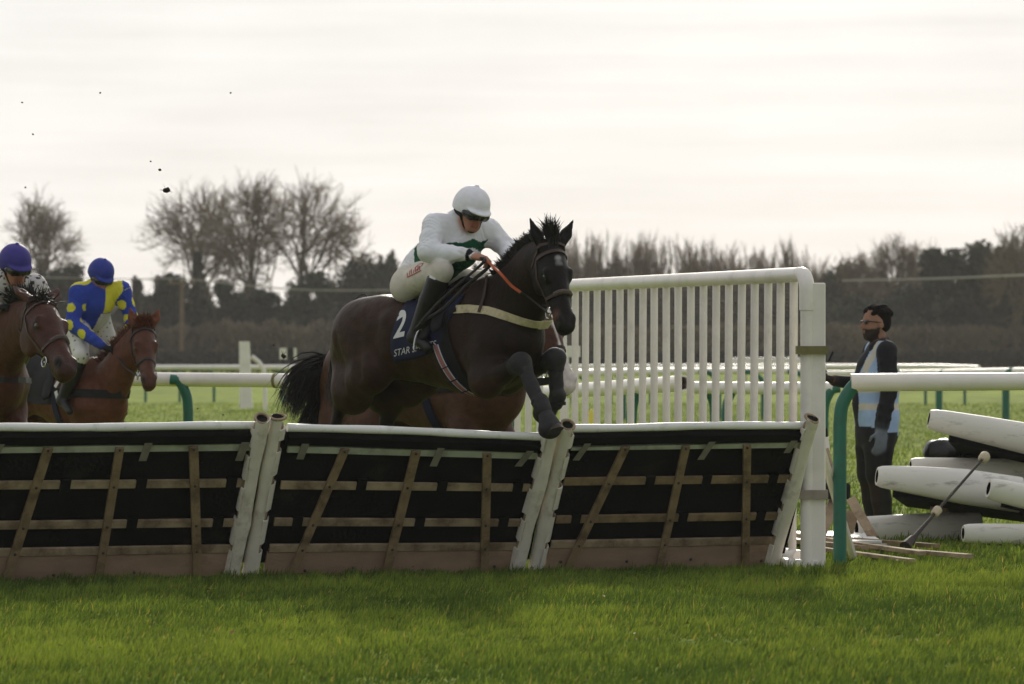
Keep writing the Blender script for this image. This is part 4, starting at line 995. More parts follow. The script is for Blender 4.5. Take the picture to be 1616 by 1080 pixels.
M_pink = mat('girth stripe pink', s2l((170, 112, 118)), rough=0.8, var=0.1, vscale=60)
M_fleece = mat('noseband fleece', s2l((96, 84, 78)), rough=0.95, var=0.25, vscale=60, bump=1.0, bscale=140)

def horse_body(fr, P, res, pal, headmask=None):
    """P: pose in the horse's own axes. Returns mesh object data and a dict of anchors"""
    b = Body(res); T = 0
    for (x0, z0, h0, w0), (x1, z1, h1, w1) in zip(P['torso'][:-1], P['torso'][1:]):
        b.cone((x0, 0, z0), (x1, 0, z1), h0, h1, 0.05, (0, 1, 0), w0 / h0, w1 / h1, 0)
    # neck: side-flattened chain from the chest to the poll
    poll = P['poll']; nb = P['neck']          # list of (point, halfheight, halfwidth)
    pts = catmull([q[0] for q in nb], 4); n_ = len(pts); tt = np.linspace(0, len(nb) - 1, n_)
    hh = np.interp(tt, range(len(nb)), [q[1] for q in nb]); ww = np.interp(tt, range(len(nb)), [q[2] for q in nb])
    for i in range(n_ - 1): b.cone(pts[i], pts[i + 1], hh[i], hh[i + 1], 0.06 if i == 0 else 0.02, P.get('necklat', (0, 1, 0)), ww[i] / hh[i], ww[i + 1] / hh[i + 1], 0)
    P['neckpts'] = pts; P['neckh'] = hh
    # head
    f = unit(P['muzzle'] - poll); hl = unit(P['headleft'] - f * np.dot(P['headleft'], f)); hu = np.cross(f, hl)   # hu: out of the forehead
    if np.dot(hu, P['headfront']) < 0: hu = -hu
    Lh = np.linalg.norm(P['muzzle'] - poll); s = Lh / 0.60
    def H(t, u, l=0.0): return poll + f * t * s + hu * u * s + hl * l * s
    P['H'] = H; P['f'] = f; P['hl'] = hl; P['hu'] = hu; P['hs'] = s
    hd = [(0.0, -0.04, .112, .088), (0.10, -0.035, .122, .104), (0.20, -0.04, .124, .108), (0.30, -0.042, .104, .086), (0.42, -0.036, .082, .064), (0.52, -0.034, .076, .064), (0.590, -0.040, .066, .061)]
    for q, r in zip(hd[:-1], hd[1:]):
        b.cone(H(q[0], q[1]), H(r[0], r[1]), q[2] * s, r[2] * s, 0.02, hl, q[3] / q[2], r[3] / r[2], 1)
    for sd in (-1, 1):
        b.ell(H(0.17, -0.13, sd * 0.06), (0.125 * s, 0.042 * s, 0.10 * s), (f, hl, hu), 0.03, 1)              # cheek
        b.cone(H(0.20, 0.045, sd * 0.09), H(0.25, 0.028, sd * 0.086), 0.026 * s, 0.02 * s, 0.025, tag=1)        # brow over the eye
        b.cone(H(0.27, -0.045, sd * 0.078), H(0.42, -0.052, sd * 0.058), 0.014 * s, 0.010 * s, 0.02, tag=1)      # facial crest
        b.ell(H(0.560, 0.002, sd * 0.050), (0.050 * s, 0.026 * s, 0.038 * s), (f, hl, hu), 0.015, 2)              # nostril wing
        b.ell(H(0.582, 0.006, sd * 0.074), (0.026 * s, 0.018 * s, 0.018 * s), (f, hl, hu), 0.012, 6, True)         # nostril
        b.ell(H(0.225, 0.012, sd * 0.112), (0.026 * s, 0.016 * s, 0.017 * s), (f, hl, hu), 0.012, 6, True)        # eye socket
        # ear: flattened cone with a hollow front
        e0 = H(-0.035, 0.03, sd * 0.084); ed = P['ears'][0 if sd < 0 else 1]; es = s * P.get('earlen', 1.0); e1 = e0 + unit(ed) * 0.20 * es; em = e0 + unit(ed) * 0.075 * es
        fl = P.get('earflat', hu)
        b.cone(e0 - unit(ed) * 0.03, em, 0.034 * s, 0.046 * s, 0.02, fl, 0.8, 0.5, 3); b.cone(em, e1, 0.046 * s, 0.006 * s, 0.01, fl, 0.5, 0.6, 3)
        b.cone(e0 + unit(ed) * 0.05 * s + hu * 0.026 * s, e0 + unit(ed) * 0.13 * s + hu * 0.022 * s, 0.020 * s, 0.010 * s, 0.008, hu, 0.8, 0.8, 6, True)
    b.cone(H(0.14, 0.062), H(0.50, 0.026), 0.03 * s, 0.022 * s, 0.03, hl, 1.2, 1.2, 1)                               # nasal bone
    b.cone(H(0.54, -0.092), H(0.605, -0.082), 0.034 * s, 0.028 * s, 0.02, hl, 1.25, 1.3, 2); b.cone(H(0.61, -0.02, -.03), H(0.61, -0.02, .03), .030 * s, .030 * s, .025, tag=2)                      # lower lip and chin
    # legs
    for sd, key in ((-1, 'fore_r'), (1, 'fore_l')):
        el, kn, fe, ho = P[key]
        b.chain([A(.38, sd * .10, 1.48), A(.54, sd * .125, 1.19)], [.10, .118], 0.07)                              # shoulder blade
        b.chain([A(.54, sd * .12, 1.17), el], [.108, .095], 0.06)
        b.cone(el + A(-.05, 0, .16), el, .105, .088, .06)                                                          # triceps
        up = unit(kn - el)
        b.chain([el, el + (kn - el) * 0.42, kn - up * 0.06], [.098, .080, .053], 0.06)
        b.cone(kn - up * 0.05, kn + unit(fe - kn) * 0.045, .055, .048, .02)
        dn = unit(fe - kn); bk = P.get(key + '_back', A(-1, 0, 0)); bk = unit(bk - dn * np.dot(bk, dn))
        b.cone(kn + dn * .04, fe - dn * .04, .038, .034, .02, tag=4); b.cone(kn + dn * .06 + bk * .026, fe - dn * .03 + bk * .026, .022, .02, .01, tag=4)
        b.cone(fe - dn * .02, fe + unit(ho - fe) * .02, .045, .043, .015, tag=4)
        b.chain([fe, ho], [.038, .044], 0.02, tag=4)
    for sd, key in ((-1, 'hind_r'), (1, 'hind_l')):
        st, hk, fe, ho = P[key]
        b.ell((-.46, sd * .15, 1.50), (.22, .10, .13), None, 0.10)                                               # hip
        b.cone((-.66, sd * .13, 1.42), st, .235, .125, .08, (0, 1, 0), .74, .82)                                       # thigh
        b.cone((-.86, sd * .10, 1.34), (-.80, sd * .14, 1.05), .125, .13, .08, (0, 1, 0), .8, .8)                       # hamstring
        b.cone((-.80, sd * .14, 1.08), st + (hk - st) * .45, .13, .085, .10)
        b.cone(st + A(.02, 0, .05), st + A(-.02, 0, 0), .110, .100, .07, (0, 1, 0), .8, .8)
        dk = unit(hk - st)
        b.chain([st, st + (hk - st) * .38, hk - dk * .07], [.112, .104, .058], .08)
        dn = unit(fe - hk)
        b.cone(hk - dk * .06, hk + dn * .06, .06, .048, .02, tag=5)
        pt = hk - dn * .075 + unit(np.cross(np.cross(dn, dk), dn)) * .0
        b.cone(hk, hk - dn * .055 - unit(hk - st - dn * np.dot(hk - st, dn)) * -.035, .04, .03, .02, tag=5)         # point of hock
        b.cone(hk + dn * .04, fe - dn * .04, .041, .037, .02, tag=4); b.cone(fe - dn * .02, fe + unit(ho - fe) * .02, .047, .045, .015, tag=4)
        b.chain([fe, ho], [.038, .044], 0.02, tag=4)
    # muscle and bone relief
    for sd in (-1, 1):
        b.cone((-.28, sd * .24, 1.46), (-.38, sd * .19, 1.16), .03, .045, .07, tag=0)                                # flank fold
        b.cone((-.18, sd * .315, 1.40), (-.24, sd * .29, 1.16), .02, .025, .07, tag=6, sub=True)                        # hollow of the flank
        b.cone((-.50, sd * .325, 1.50), (-.54, sd * .325, 1.12), .014, .018, .06, tag=6, sub=True)                       # groove down the quarters
        b.cone((-.76, sd * .295, 1.42), (-.74, sd * .295, 1.08), .012, .016, .06, tag=6, sub=True)
        b.cone((.36, sd * .30, 1.36), (.44, sd * .285, 1.04), .014, .018, .06, tag=6, sub=True)                          # behind the shoulder
        for q in (.05, -.03, -.11): b.cone((q, sd * .318, 1.30), (q - .03, sd * .305, 1.10), .006, .008, .05, tag=6, sub=True)   # ribs
    for c_ in P.get('extra', []): b.cone(*c_)
    V, Fq = b.mesh()
    V = relax(V, Fq, 2, 0.5)
    W = b.tags(V)
    C = blend_cols(W, pal)
    for sd in (-1, 1):                                                                                         # dark nostrils, eye rims and lips
        for (t_, u_, l_, r0, c_) in ((.584, .006, .066, .032, (14, 11, 11)), (.225, .012, .10, .034, (24, 18, 16))):
            w = np.clip((r0 * s - np.linalg.norm(V - H(t_, u_, sd * l_), axis=1)) / (.012 * s), 0, 1)[:, None]; C = C * (1 - w) + w * np.array(s2l(c_))
    hv = V - poll; tl = hv @ f / s; ul = hv @ hu / s
    ml = (np.abs(ul + .078 - (tl - .52) * .1) < .007) & (tl > .47) & (tl < .62) & (np.linalg.norm(hv, axis=1) < .75 * s); C[ml] *= .3
    if headmask is not None: C = headmask(V, C, P)
    return fr.w(V), Fq, C, b

def bvh_of(V, F): return BVHTree.FromPolygons([tuple(v) for v in V], [tuple(int(i) for i in f) for f in F])
def cast_out(bvh, c, d, dist=1.0):
    h = bvh.ray_cast(Vector(c), Vector(d), dist)
    return None if h[0] is None else (np.array(h[0]), np.array(h[1]))
def loop_on(bvh, c, a, b, n=28, off=0.004, t0=0.0, t1=360.0, rmax=0.6, outside=True):
    """points where a plane (axes a, b about c) cuts the body, found by rays shot inwards"""
    P = []; N = []; c = np.array(c, float)
    for i in range(n):
        t = R(t0 + (t1 - t0) * i / (n if t1 - t0 >= 359 else n - 1)); d = math.cos(t) * unit(a) + math.sin(t) * unit(b)
        h = cast_out(bvh, c + d * rmax, -d, rmax) if outside else cast_out(bvh, c, d, rmax)
        if h is None: continue
        nn = unit(h[1]); nn = nn if np.dot(nn, d) > 0 else -nn
        P.append(h[0] + nn * off); N.append(unit(nn + d))
    return P, N
def cast_px(bvh, pts, off=0.004, fallback=None):
    """lay a line seen in the photograph onto the near side of a body"""
    P = []; N = []; C = A(0, 0, CAMZ)
    for u, v in pts:
        d = unit(A((u - 808) / FPX, 1, -(v - 540) / FPX)); h = bvh.ray_cast(Vector(C), Vector(d), 200)
        if h[0] is None: continue
        n_ = np.array(h[1]); n_ = n_ if np.dot(n_, d) < 0 else -n_
        P.append(np.array(h[0]) + n_ * off); N.append(n_)
    return P, N
def subdiv(pts, n=6):
    out = []
    for p, q in zip(pts[:-1], pts[1:]):
        for i in range(n): out.append(tuple(np.array(p) + (np.array(q) - np.array(p)) * i / n))
    out.append(tuple(pts[-1])); return out
def hair(name, m, parent, roots, dirs, length, rad, bend, n=5, sides=3):
    """bundle of separate tapering locks, joined into one part"""
    S = []
    for i in range(len(roots)):
        p = np.array(roots[i], float); d = unit(dirs[i]); L = length[i] / n
        for k in range(n):
            d2 = unit(d + np.array(bend[i]) * (k + 0.5) / n + rng.normal(0, 0.05, 3)); q = p + d2 * L
            r0 = rad[i] * (1 - (k / n) ** 1.5); r1 = rad[i] * (1 - ((k + 1) / n) ** 1.5) + 0.0004
            S.append([*p, *q, r0, r1]); p = q; d = d2
    V, F = segs_mesh(S, sides); return mesh_obj(name, V, F, m, parent, smooth=True)
def mane_along(parent, m, fr, P, n, L=0.075, lean=(0, 0, 0), name='mane', t0=0.12, t1=1.0, spread=0.35, rad=0.006):
    pts = np.array(P['neckpts']); hh = np.array(P['neckh']); k = len(pts); roots = []; dirs = []
    for i in range(n):
        t = (t0 + (t1 - t0) * rng.random()) * (k - 1); j = min(int(t), k - 2); w = t - j
        p = pts[j] * (1 - w) + pts[j + 1] * w; h = hh[j] * (1 - w) + hh[j + 1] * w
        dn = unit(pts[j + 1] - pts[j]); nl = np.array(P.get('necklat', (0, 1, 0))); up = unit(np.cross(dn, nl)); up = up if up[2] > 0 else -up
        roots.append(fr.w(p + up * h * 0.97 + unit(nl) * rng.normal(0, 0.012))); dirs.append((unit(up + np.array(lean) + rng.normal(0, spread, 3))) @ fr.M)
    return hair(name, m, parent, roots, dirs, L * rng.uniform(0.55, 1.25, n), np.full(n, rad), rng.normal(0, 0.25, (n, 3)), 3)

TORSO = [(-.84, 1.40, .13, .12), (-.70, 1.41, .22, .22), (-.50, 1.385, .265, .275), (-.28, 1.335, .270, .262), (-.02, 1.285, .300, .276), (.22, 1.250, .342, .268), (.42, 1.25, .362, .228), (.56, 1.22, .28, .185), (.655, 1.19, .18, .14)]
def stand_legs(ph=0.0):
    return dict(fore_r=[A(.44, -.15, 1.0), A(.50 + .1 * math.sin(ph), -.15, .56), A(.44, -.15, .22), A(.50, -.15, .05)],
                fore_l=[A(.44, .15, 1.0), A(.72, .15, .66), A(.52, .15, .40), A(.40, .15, .28)],
                hind_r=[A(-.46, -.19, 1.04), A(-.84, -.16, .66), A(-.80, -.16, .24), A(-.70, -.16, .05)],
                hind_l=[A(-.40, .19, 1.04), A(-.60, .16, .62), A(-.48, .16, .25), A(-.38, .16, .06)])
def hooves(fr, P, root, m):
    for key in ('fore_r', 'fore_l', 'hind_r', 'hind_l'):
        fe, ho = P[key][2], P[key][3]; d = unit(ho - fe); toe = P.get(key + '_toe', A(1, 0, 0)); toe = unit(toe - d * np.dot(toe, d)); l = np.cross(d, toe)
        c0 = ho - d * .015; mb = MB(); V = []; n = 12
        for t, r, sh in ((0, .046, 0), (.5, .055, .012), (1.0, .062, .024), (1.06, .055, .024)):
            for j in range(n):
                a = 2 * math.pi * j / n; ca = math.cos(a); rr = r * (1.08 if ca > 0 else 0.92)
                V.append(fr.w(c0 + d * .085 * t + toe * (sh + rr * ca) + l * r * .9 * math.sin(a)))
        F = [tuple(range(n - 1, -1, -1)), tuple(3 * n + j for j in range(n))]
        for k in range(3):
            for j in range(n): F.append((k * n + j, k * n + (j + 1) % n, (k + 1) * n + (j + 1) % n, (k + 1) * n + j))
        hf = mb.add(V, F).build('hoof', m, root, True)
def eyes(fr, P, root):
    H = P['H']; s = P['hs']
    for sd in (-1, 1): MB().ball(fr.w(H(0.225, 0.012, sd * 0.089)), 0.021 * s, 12, 8).build('eye', M_eye, root, True)
def bridle(fr, P, root, bvh, m, nose_t=0.36, fleece=False, brow=True, blink=False, mw=0.02):
    H = P['H']; s = P['hs']; f, hl, hu = [fr.w(P[k]) - fr.O for k in ('f', 'hl', 'hu')]
    br = MB()
    def ring(t, u, tilt, w, n=26):
        c = fr.w(H(t, u)); a = hl; b_ = unit(hu + f * tilt)
        p, nn = loop_on(bvh, c, a, b_, n, 0.003, rmax=0.16 * s)
        if len(p) > 6: br.ribbon(p, nn, w, 0.006, True)
        return p, nn
    ring(nose_t, -0.03, 0.10, mw); ring(0.02, -0.03, -0.35, mw)
    # brow band over the forehead and cheek pieces on both sides
    p, nn = loop_on(bvh, fr.w(H(0.075, -0.02)), hl, unit(hu - f * 0.12), 14, 0.004, 0, 180, 0.16 * s); br.ribbon(p, nn, mw * 1.1, 0.007)
    for sd in (-1, 1):
        pts = []; ns = []
        for t in np.linspace(0.06, 0.47, 10):
            u = -0.02 - 0.05 * min(1, t / 0.2) - 0.0 * t
            h = cast_out(bvh, fr.w(H(t, u, sd * 0.3)), -hl * sd, 0.4)
            if h is not None: n_ = h[1] if np.dot(h[1], hl * sd) > 0 else -h[1]; pts.append(h[0] + n_ * 0.004); ns.append(n_)
        if len(pts) > 2: br.ribbon(pts, ns, mw * 0.8, 0.005)
    o = br.build('bridle', m, root)
    bt = MB(); c = fr.w(H(0.47, -0.075, 0)); w = 0.085 * s
    bt.tube([c - hl * w, c + hl * w], 0.006, 8)
    for sd in (-1, 1):
        cc = c + hl * sd * w; bt.tube([cc + (f * math.cos(a) + hu * math.sin(a)) * 0.034 for a in np.linspace(0, 2 * math.pi, 15)], 0.005, 6, False)
    bt.build('bit', M_steel, o, True)
    if fleece:
        fm = MB(); p, nn = loop_on(bvh, fr.w(H(nose_t + 0.005, -0.02)), hl, hu, 13, 0.008, 40, 140, 0.16 * s)
        fm.tube(p, 0.017, 8).build('noseband_fleece', M_fleece, o, True)
    return o, c, hl
def rein(pts, m, parent, name='rein', w=0.018, n=6):
    P_ = catmull(pts, n); mb = MB(); mb.tube(P_, w * 0.5, 6, True, 0.6); return mb.build(name, m, parent, True)
def plate_on(bvh, quad_px, nu, nv, th, m, name, parent, off=0.006, edge=None):
    """cloth laid on the near side of a body: a grid of pixels bounded by 4 corner curves, projected and thickened"""
    V = []; ok = True; C = A(0, 0, CAMZ)
    rows = [np.array(q, float) for q in quad_px]
    def at1(Pl, t):
        x = t * (len(Pl) - 1); j = min(int(x), len(Pl) - 2); return Pl[j] + (Pl[j + 1] - Pl[j]) * (x - j)
    def at(ti, tj):
        x = tj * (len(rows) - 1); j = min(int(x), len(rows) - 2); return at1(rows[j], ti) * (1 - x + j) + at1(rows[j + 1], ti) * (x - j)
    G = np.zeros((nv, nu, 3)); Nn = np.zeros((nv, nu, 3)); last = None
    for j in range(nv):
        for i in range(nu):
            u, v = at(i / (nu - 1), j / (nv - 1))
            p, n_ = cast_px(bvh, [(u, v)], off)
            if p: G[j, i] = p[0]; Nn[j, i] = n_[0]; last = (p[0], n_[0])
            elif last is not None:
                d = A((u - 808) / FPX, 1, -(v - 540) / FPX); G[j, i] = C + d * last[0][1]; Nn[j, i] = last[1]
    for _ in range(3):
        Gs = G.copy(); Gs[1:-1, 1:-1] = (G[:-2, 1:-1] + G[2:, 1:-1] + G[1:-1, :-2] + G[1:-1, 2:]) / 4; G = 0.5 * G + 0.5 * Gs
    G2 = G + Nn * th
    V = np.concatenate([G.reshape(-1, 3), G2.reshape(-1, 3)]); F = []; K = nu * nv
    for j in range(nv - 1):
        for i in range(nu - 1):
            a = j * nu + i; F.append((a, a + nu, a + nu + 1, a + 1)); F.append((K + a, K + a + 1, K + a + nu + 1, K + a + nu))
    bd = [i for i in range(nu)] + [j * nu + nu - 1 for j in range(1, nv)] + [(nv - 1) * nu + i for i in range(nu - 2, -1, -1)] + [j * nu for j in range(nv - 2, 0, -1)]
    for a, b_ in zip(bd, bd[1:] + bd[:1]): F.append((a, b_, K + b_, K + a))
    return mesh_obj(name, V, F, m, parent, True), G2, Nn
def text_on(txt, bvh, p00, p10, height, m, name, parent, off=0.009, bold=False, shear=0.0, up=None):
    """lettering: p00 -> p10 is the base line in pixels, height in pixels; laid onto the surface"""
    cu = bpy.data.curves.new('lettering', 'FONT'); cu.body = txt; cu.size = 1.0; cu.resolution_u = 4
    if bold: cu.offset = 0.022
    o = bpy.data.objects.new('lettering', cu); col.objects.link(o)
    dg = bpy.context.evaluated_depsgraph_get(); me = o.evaluated_get(dg).to_mesh()
    V = np.array([v.co[:] for v in me.vertices]); F = [tuple(p.vertices) for p in me.polygons]
    o.evaluated_get(dg).to_mesh_clear(); bpy.data.objects.remove(o); bpy.data.curves.remove(cu)
    x0, x1 = V[:, 0].min(), V[:, 0].max(); y0, y1 = V[:, 1].min(), V[:, 1].max()
    a = np.array(p00, float); bx = (np.array(p10, float) - a); up_ = np.array(up, float) if up is not None else np.array([0.0, -1.0]); out = []
    last = None
    for q in V:
        t = (q[0] - x0) / (x1 - x0); h = (q[1] - y0) / (y1 - y0)
        uv = a + bx * t + up_ * height * h
        p, n_ = cast_px(bvh, [uv], off)
        if p: last = p[0]; out.append(p[0])
        else: out.append(last if last is not None else px(uv[0], uv[1], 32))
    return mesh_obj(name, out, F, m, parent)
# ---------------------------------------------------------------- people
M_person = mat('clothed figure', attr=True, rough=0.75, var=0.07, vscale=14, bump=0.25, bscale=26, spec=0.25, dirt=s2l((112, 98, 84)), dscale=34, damt=.5, dlo=.64)
M_person_s = mat('clothed figure smooth', attr=True, rough=0.62, var=0.06, vscale=30, bump=0.12, bscale=150, spec=0.3)
M_bootblk = mat('riding boot', s2l((20, 19, 19)), rough=0.42, var=0.3, vscale=20, bump=0.25, bscale=60)
M_goggle = mat('goggle lens', s2l((22, 20, 19)), rough=0.18, var=0.1, coat=0.6)
M_strap = mat('goggle strap', s2l((26, 22, 20)), rough=0.8)
SKIN = s2l((176, 126, 104))
def hand_sdf(b, wrist, d, pn, side, tag, s=1.0, curl=1.0):
    """palm and five fingers; d: forearm direction, pn: direction the palm faces (fingers curl towards it), side: towards the thumb"""
    d = unit(d); pn = unit(pn - d * np.dot(pn, d)); sd = unit(side - d * np.dot(side, d) - pn * np.dot(side, pn))
    pc = wrist + d * .05 * s
    b.ell(pc, (.05 * s, .043 * s, .019 * s), (d, sd, pn), .015, tag)
    for i, (o, L) in enumerate(((.030, .074), (.010, .082), (-.010, .077), (-.029, .060))):
        p = pc + d * .036 * s + sd * o * s; a = 0.55 * curl
        for k, fr_ in enumerate((.45, .32, .23)):
            q = p + (d * math.cos(a) + pn * math.sin(a)) * L * fr_ * s; b.cone(p, q, (.0105 - .0012 * k) * s, (.0098 - .0012 * k) * s, .004, tag=tag); p = q; a += 0.75 * curl
    p = pc - d * .02 * s + sd * .034 * s; q = p + (d * .6 + sd * .75 + pn * .3) * .038 * s; r_ = q + (d * .85 + pn * .45 + sd * .1) * .034 * s
    b.cone(p, q, .013 * s, .0115 * s, .008, tag=tag); b.cone(q, r_, .011 * s, .009 * s, .004, tag=tag)
def head_sdf(b, c, hf, hl, hu, tag, s=1.0, beard=None, ears=True):
    """c: middle of the skull; hf face direction, hl its left, hu up"""
    def Q(f, l, u): return c + hf * f * s + hl * l * s + hu * u * s
    b.ell(Q(-.008, 0, .03), (.098 * s, .078 * s, .092 * s), (hf, hl, hu), .02, tag)
    b.ell(Q(.02, 0, -.03), (.072 * s, .064 * s, .085 * s), (hf, hl, hu), .025, tag)
    b.cone(Q(.05, -.022, -.098), Q(.05, .022, -.098), .024 * s, .024 * s, .03, tag=tag if beard is None else beard)       # chin
    for sd in (-1, 1):
        b.cone(Q(.015, sd * .056, -.055), Q(.05, sd * .024, -.098), .018 * s, .02 * s, .03, tag=tag if beard is None else beard)   # jaw
        b.ell(Q(.066, sd * .036, -.028), (.022 * s, .024 * s, .02 * s), (hf, hl, hu), .02, tag)                                # cheek
        b.ell(Q(.086, sd * .032, .008), (.014 * s, .018 * s, .011 * s), (hf, hl, hu), .012, tag, True)                            # eye hollow
        b.cone(Q(.083, sd * .012, .025), Q(.072, sd * .052, .022), .010 * s, .008 * s, .012, tag=tag)                            # brow
        if ears: b.ell(Q(-.012, sd * .082, -.008), (.022 * s, .009 * s, .033 * s), (unit(hf - hu * .2), hl, hu), .008, tag)
    b.cone(Q(.088, 0, .012), Q(.112, 0, -.03), .010 * s, .0135 * s, .012, tag=tag)                                           # nose
    for sd in (-1, 1): b.ell(Q(.098, sd * .013, -.034), (.012 * s, .009 * s, .008 * s), (hf, hl, hu), .006, tag)
    b.cone(Q(.083, -.02, -.063), Q(.083, .02, -.063), .009 * s, .009 * s, .012, tag='lip'); b.cone(Q(.081, -.018, -.076), Q(.081, .018, -.076), .0095 * s, .0095 * s, .012, tag='lip')
    b.cone(Q(.095, -.024, -.0695), Q(.095, .024, -.0695), .003 * s, .003 * s, .004, tag=tag, sub=True)
    return Q
def jockey(fr, J, pal, paint, root, res=0.0075, seat=True, helmet_col=None, gl_tag='skin', boots=True, face_dir=None, head_up=None, names=None):
    b = Body(res); L_ = A(0, 1, 0)
    pel, chs, nk = J['pelvis'], J['chest'], J['neck']
    b.cone(pel, chs, .115, .150, .05, L_, 1.15, 1.15, 'torso'); b.cone(chs, nk, .150, .085, .05, L_, 1.15, 1.1, 'torso')
    b.cone(J['sh_r'], J['sh_l'], .072, .072, .09, tag='torso')
    # loose silk over the back and the waist
    b.cone(pel + (chs - pel) * .30, pel + (chs - pel) * .6, .135, .145, .06, L_, 1.12, 1.15, 'torso')
    for sd, k in ((-1, 'r'), (1, 'l')):
        sh, el, wr, hd = J['sh_' + k], J['el_' + k], J['wr_' + k], J['ha_' + k]
        b.chain([sh, (sh + el) / 2 + A(0, sd * .008, 0), el], [.072, .070, .062], .06, tag='arm_' + k)
        b.chain([el, el + (wr - el) * .45, wr], [.062, .056, .039], .03, tag='arm_' + k)
        # folds of the sleeve
        for t in (0.2, 0.5, 0.78):
            q = sh + (el - sh) * t; dr = unit(el - sh); o = unit(np.cross(dr, rng.normal(0, 1, 3)))
            b.cone(q + o * .062, q - o * .02 + dr * .03 + np.cross(dr, o) * .055, .012, .009, .03, tag='arm_' + k)
        for t in (0.12, 0.5, 0.8):
            q = el + (wr - el) * t; dr = unit(wr - el); o = unit(np.cross(dr, rng.normal(0, 1, 3))); rr = .05 - .012 * t
            b.cone(q + o * rr, q - o * .01 + dr * .025 + np.cross(dr, o) * rr, .010, .008, .025, tag='arm_' + k)
        b.cone(wr - unit(wr - el) * .012, wr + unit(hd - wr) * .012, .037, .034, .01, tag='cuff')
        b.cone(wr, wr + unit(hd - wr) * .03, .028, .026, .01, tag=gl_tag)
        hand_sdf(b, wr + unit(hd - wr) * .02, hd - wr, A(.1, -sd * .3, -1), A(.3, -sd * 1.0, .5), gl_tag, 1.15, 1.1)
        hp, kn, an = J['hip_' + k], J['kn_' + k], J['an_' + k]
        b.chain([hp, hp + (kn - hp) * .5, kn], [.100, .092, .070], .06, tag='leg')
        b.ell(hp + A(-.06, 0, -.02), (.10, .10, .105), None, .06, 'leg')
        b.chain([kn, kn + (an - kn) * .4, an], [.068, .06, .042], .03, tag='shin')
    hf = unit(face_dir); hl = unit(np.cross(head_up, hf)); hu = np.cross(hf, hl); hc = J['head']
    b.cone(nk, hc - hu * .06 - hf * .01, .062, .056, .03, tag='neck')
    b.cone(nk + unit(hc - nk) * .0, nk + unit(hc - nk) * .035, .072, .068, .015, tag='torso')
    Q = head_sdf(b, hc, hf, hl, hu, 'skin', 1.0, ears=False)
    V, F = b.mesh(); V = relax(V, F, 1, 0.4); W = b.tags(V, 0.006)
    C = blend_cols(W, pal); C = paint(V, C, W, J) if paint else C
    # creases in the silk: long ripples, none on skin
    cl = np.clip((W['torso'] + W['arm_r'] + W['arm_l'] + .5 * W['leg']) / (sum(W.values()) + 1e-9), 0, 1)
    ph = V @ A(38, 21, 52) + 3.2 * np.sin(V @ A(17, -23, 9)) + 2.5 * np.sin(V @ A(-9, 31, 27)); ph2 = V @ A(-61, 40, 33) + 2 * np.sin(V @ A(23, 11, -29))
    V = V + vnormals(V, F) * (cl * (.0065 * np.abs(np.sin(ph)) * (.5 + .5 * np.sin(V @ A(7, 13, -11) + 1)) + .0045 * np.abs(np.sin(ph2)) * (.5 + .5 * np.sin(V @ A(-12, 9, 14))) - .002))[:, None]
    body = mesh_obj(names.get('body', 'body') if names else 'body', fr.w(V), F, M_person, root, True, colattr=C)
    # skull cap with a peak and its silk cover
    hb = Body(0.006)
    hb.ell(Q(-.012, 0, .045), (.134, .112, .118), (hf, hl, hu), .01, 'h'); hb.ell(Q(-.03, 0, .01), (.118, .108, .10), (hf, hl, hu), .03, 'h')
    hb.ell(Q(-.01, 0, -2.03 + .018), (2, 2, 2), (hf, hl, hu), .012, 'h', True)
    hb.ell(Q(.085, 0, .030), (.075, .090, .016), (unit(hf - hu * .25), hl, unit(hu + hf * .25)), .012, 'h')
    hb.ell(Q(-.012, 0, .165), (.014, .014, .010), (hf, hl, hu), .008, 'h')
    V2, F2 = hb.mesh(); V2 = relax(V2, F2, 1, .4); C2 = np.tile(np.array(helmet_col), (len(V2), 1))
    helm = mesh_obj('helmet', fr.w(V2), F2, M_person_s, root, True, colattr=C2)
    hs = Body(0.006)
    hs.ell(Q(-.035, 0, -.01), (.095, .100, .055), (hf, hl, hu), .02, 'h'); hs.ell(Q(.07, 0, -.05), (.10, .074, .12), (hf, hl, hu), .015, 'h', True)
    for sd in (-1, 1): hs.cone(Q(.0, sd * .088, 0), Q(.03, sd * .074, -.06), .016, .008, .01, tag='h')
    V3, F3 = hs.mesh(); hn = mesh_obj('helmet_harness', fr.w(V3), F3, M_strap, helm, True)
    sb = MB(); sb.tube([fr.w(q) for q in catmull([Q(.02, -.078, -.04), Q(.05, -.055, -.10), Q(.062, 0, -.126), Q(.05, .055, -.10), Q(.02, .078, -.04)], 4)], .007, 6).build('chin_strap', M_strap, helm, True)
    gb = Body(0.005); g = [Q(.055, -.075, -.002), Q(.086, -.05, -.004), Q(.100, -.018, -.004), Q(.100, .018, -.004), Q(.086, .05, -.004), Q(.055, .075, -.002)]
    gb.chain(g, [.026, .036, .034, .034, .036, .026], .01, tag='g')
    for sd in (-1, 1): gb.cone(Q(.055, sd * .075, 0), Q(-.03, sd * .102, .005), .016, .012, .01, tag='g')
    V4, F4 = gb.mesh(); mesh_obj('goggles', fr.w(V4), F4, M_goggle, root, True)
    if boots:
        for k in ('r', 'l'):
            kn, an, to = J['kn_' + k], J['an_' + k], J['to_' + k]; bo = Body(0.0075)
            tp = kn + (an - kn) * .16
            bo.chain([tp, tp + (an - tp) * .35, an], [.074, .070, .050], .01); bo.cone(an, to, .044, .032, .03); bo.cone(an - unit(to - an) * .035 - A(0, 0, .02), an, .035, .045, .02)
            V5, F5 = bo.mesh(); o = mesh_obj('boot', fr.w(V5), F5, M_bootblk, root, True)
            # stirrup iron and leather belong to the saddle and hang beside it
    return body, Q

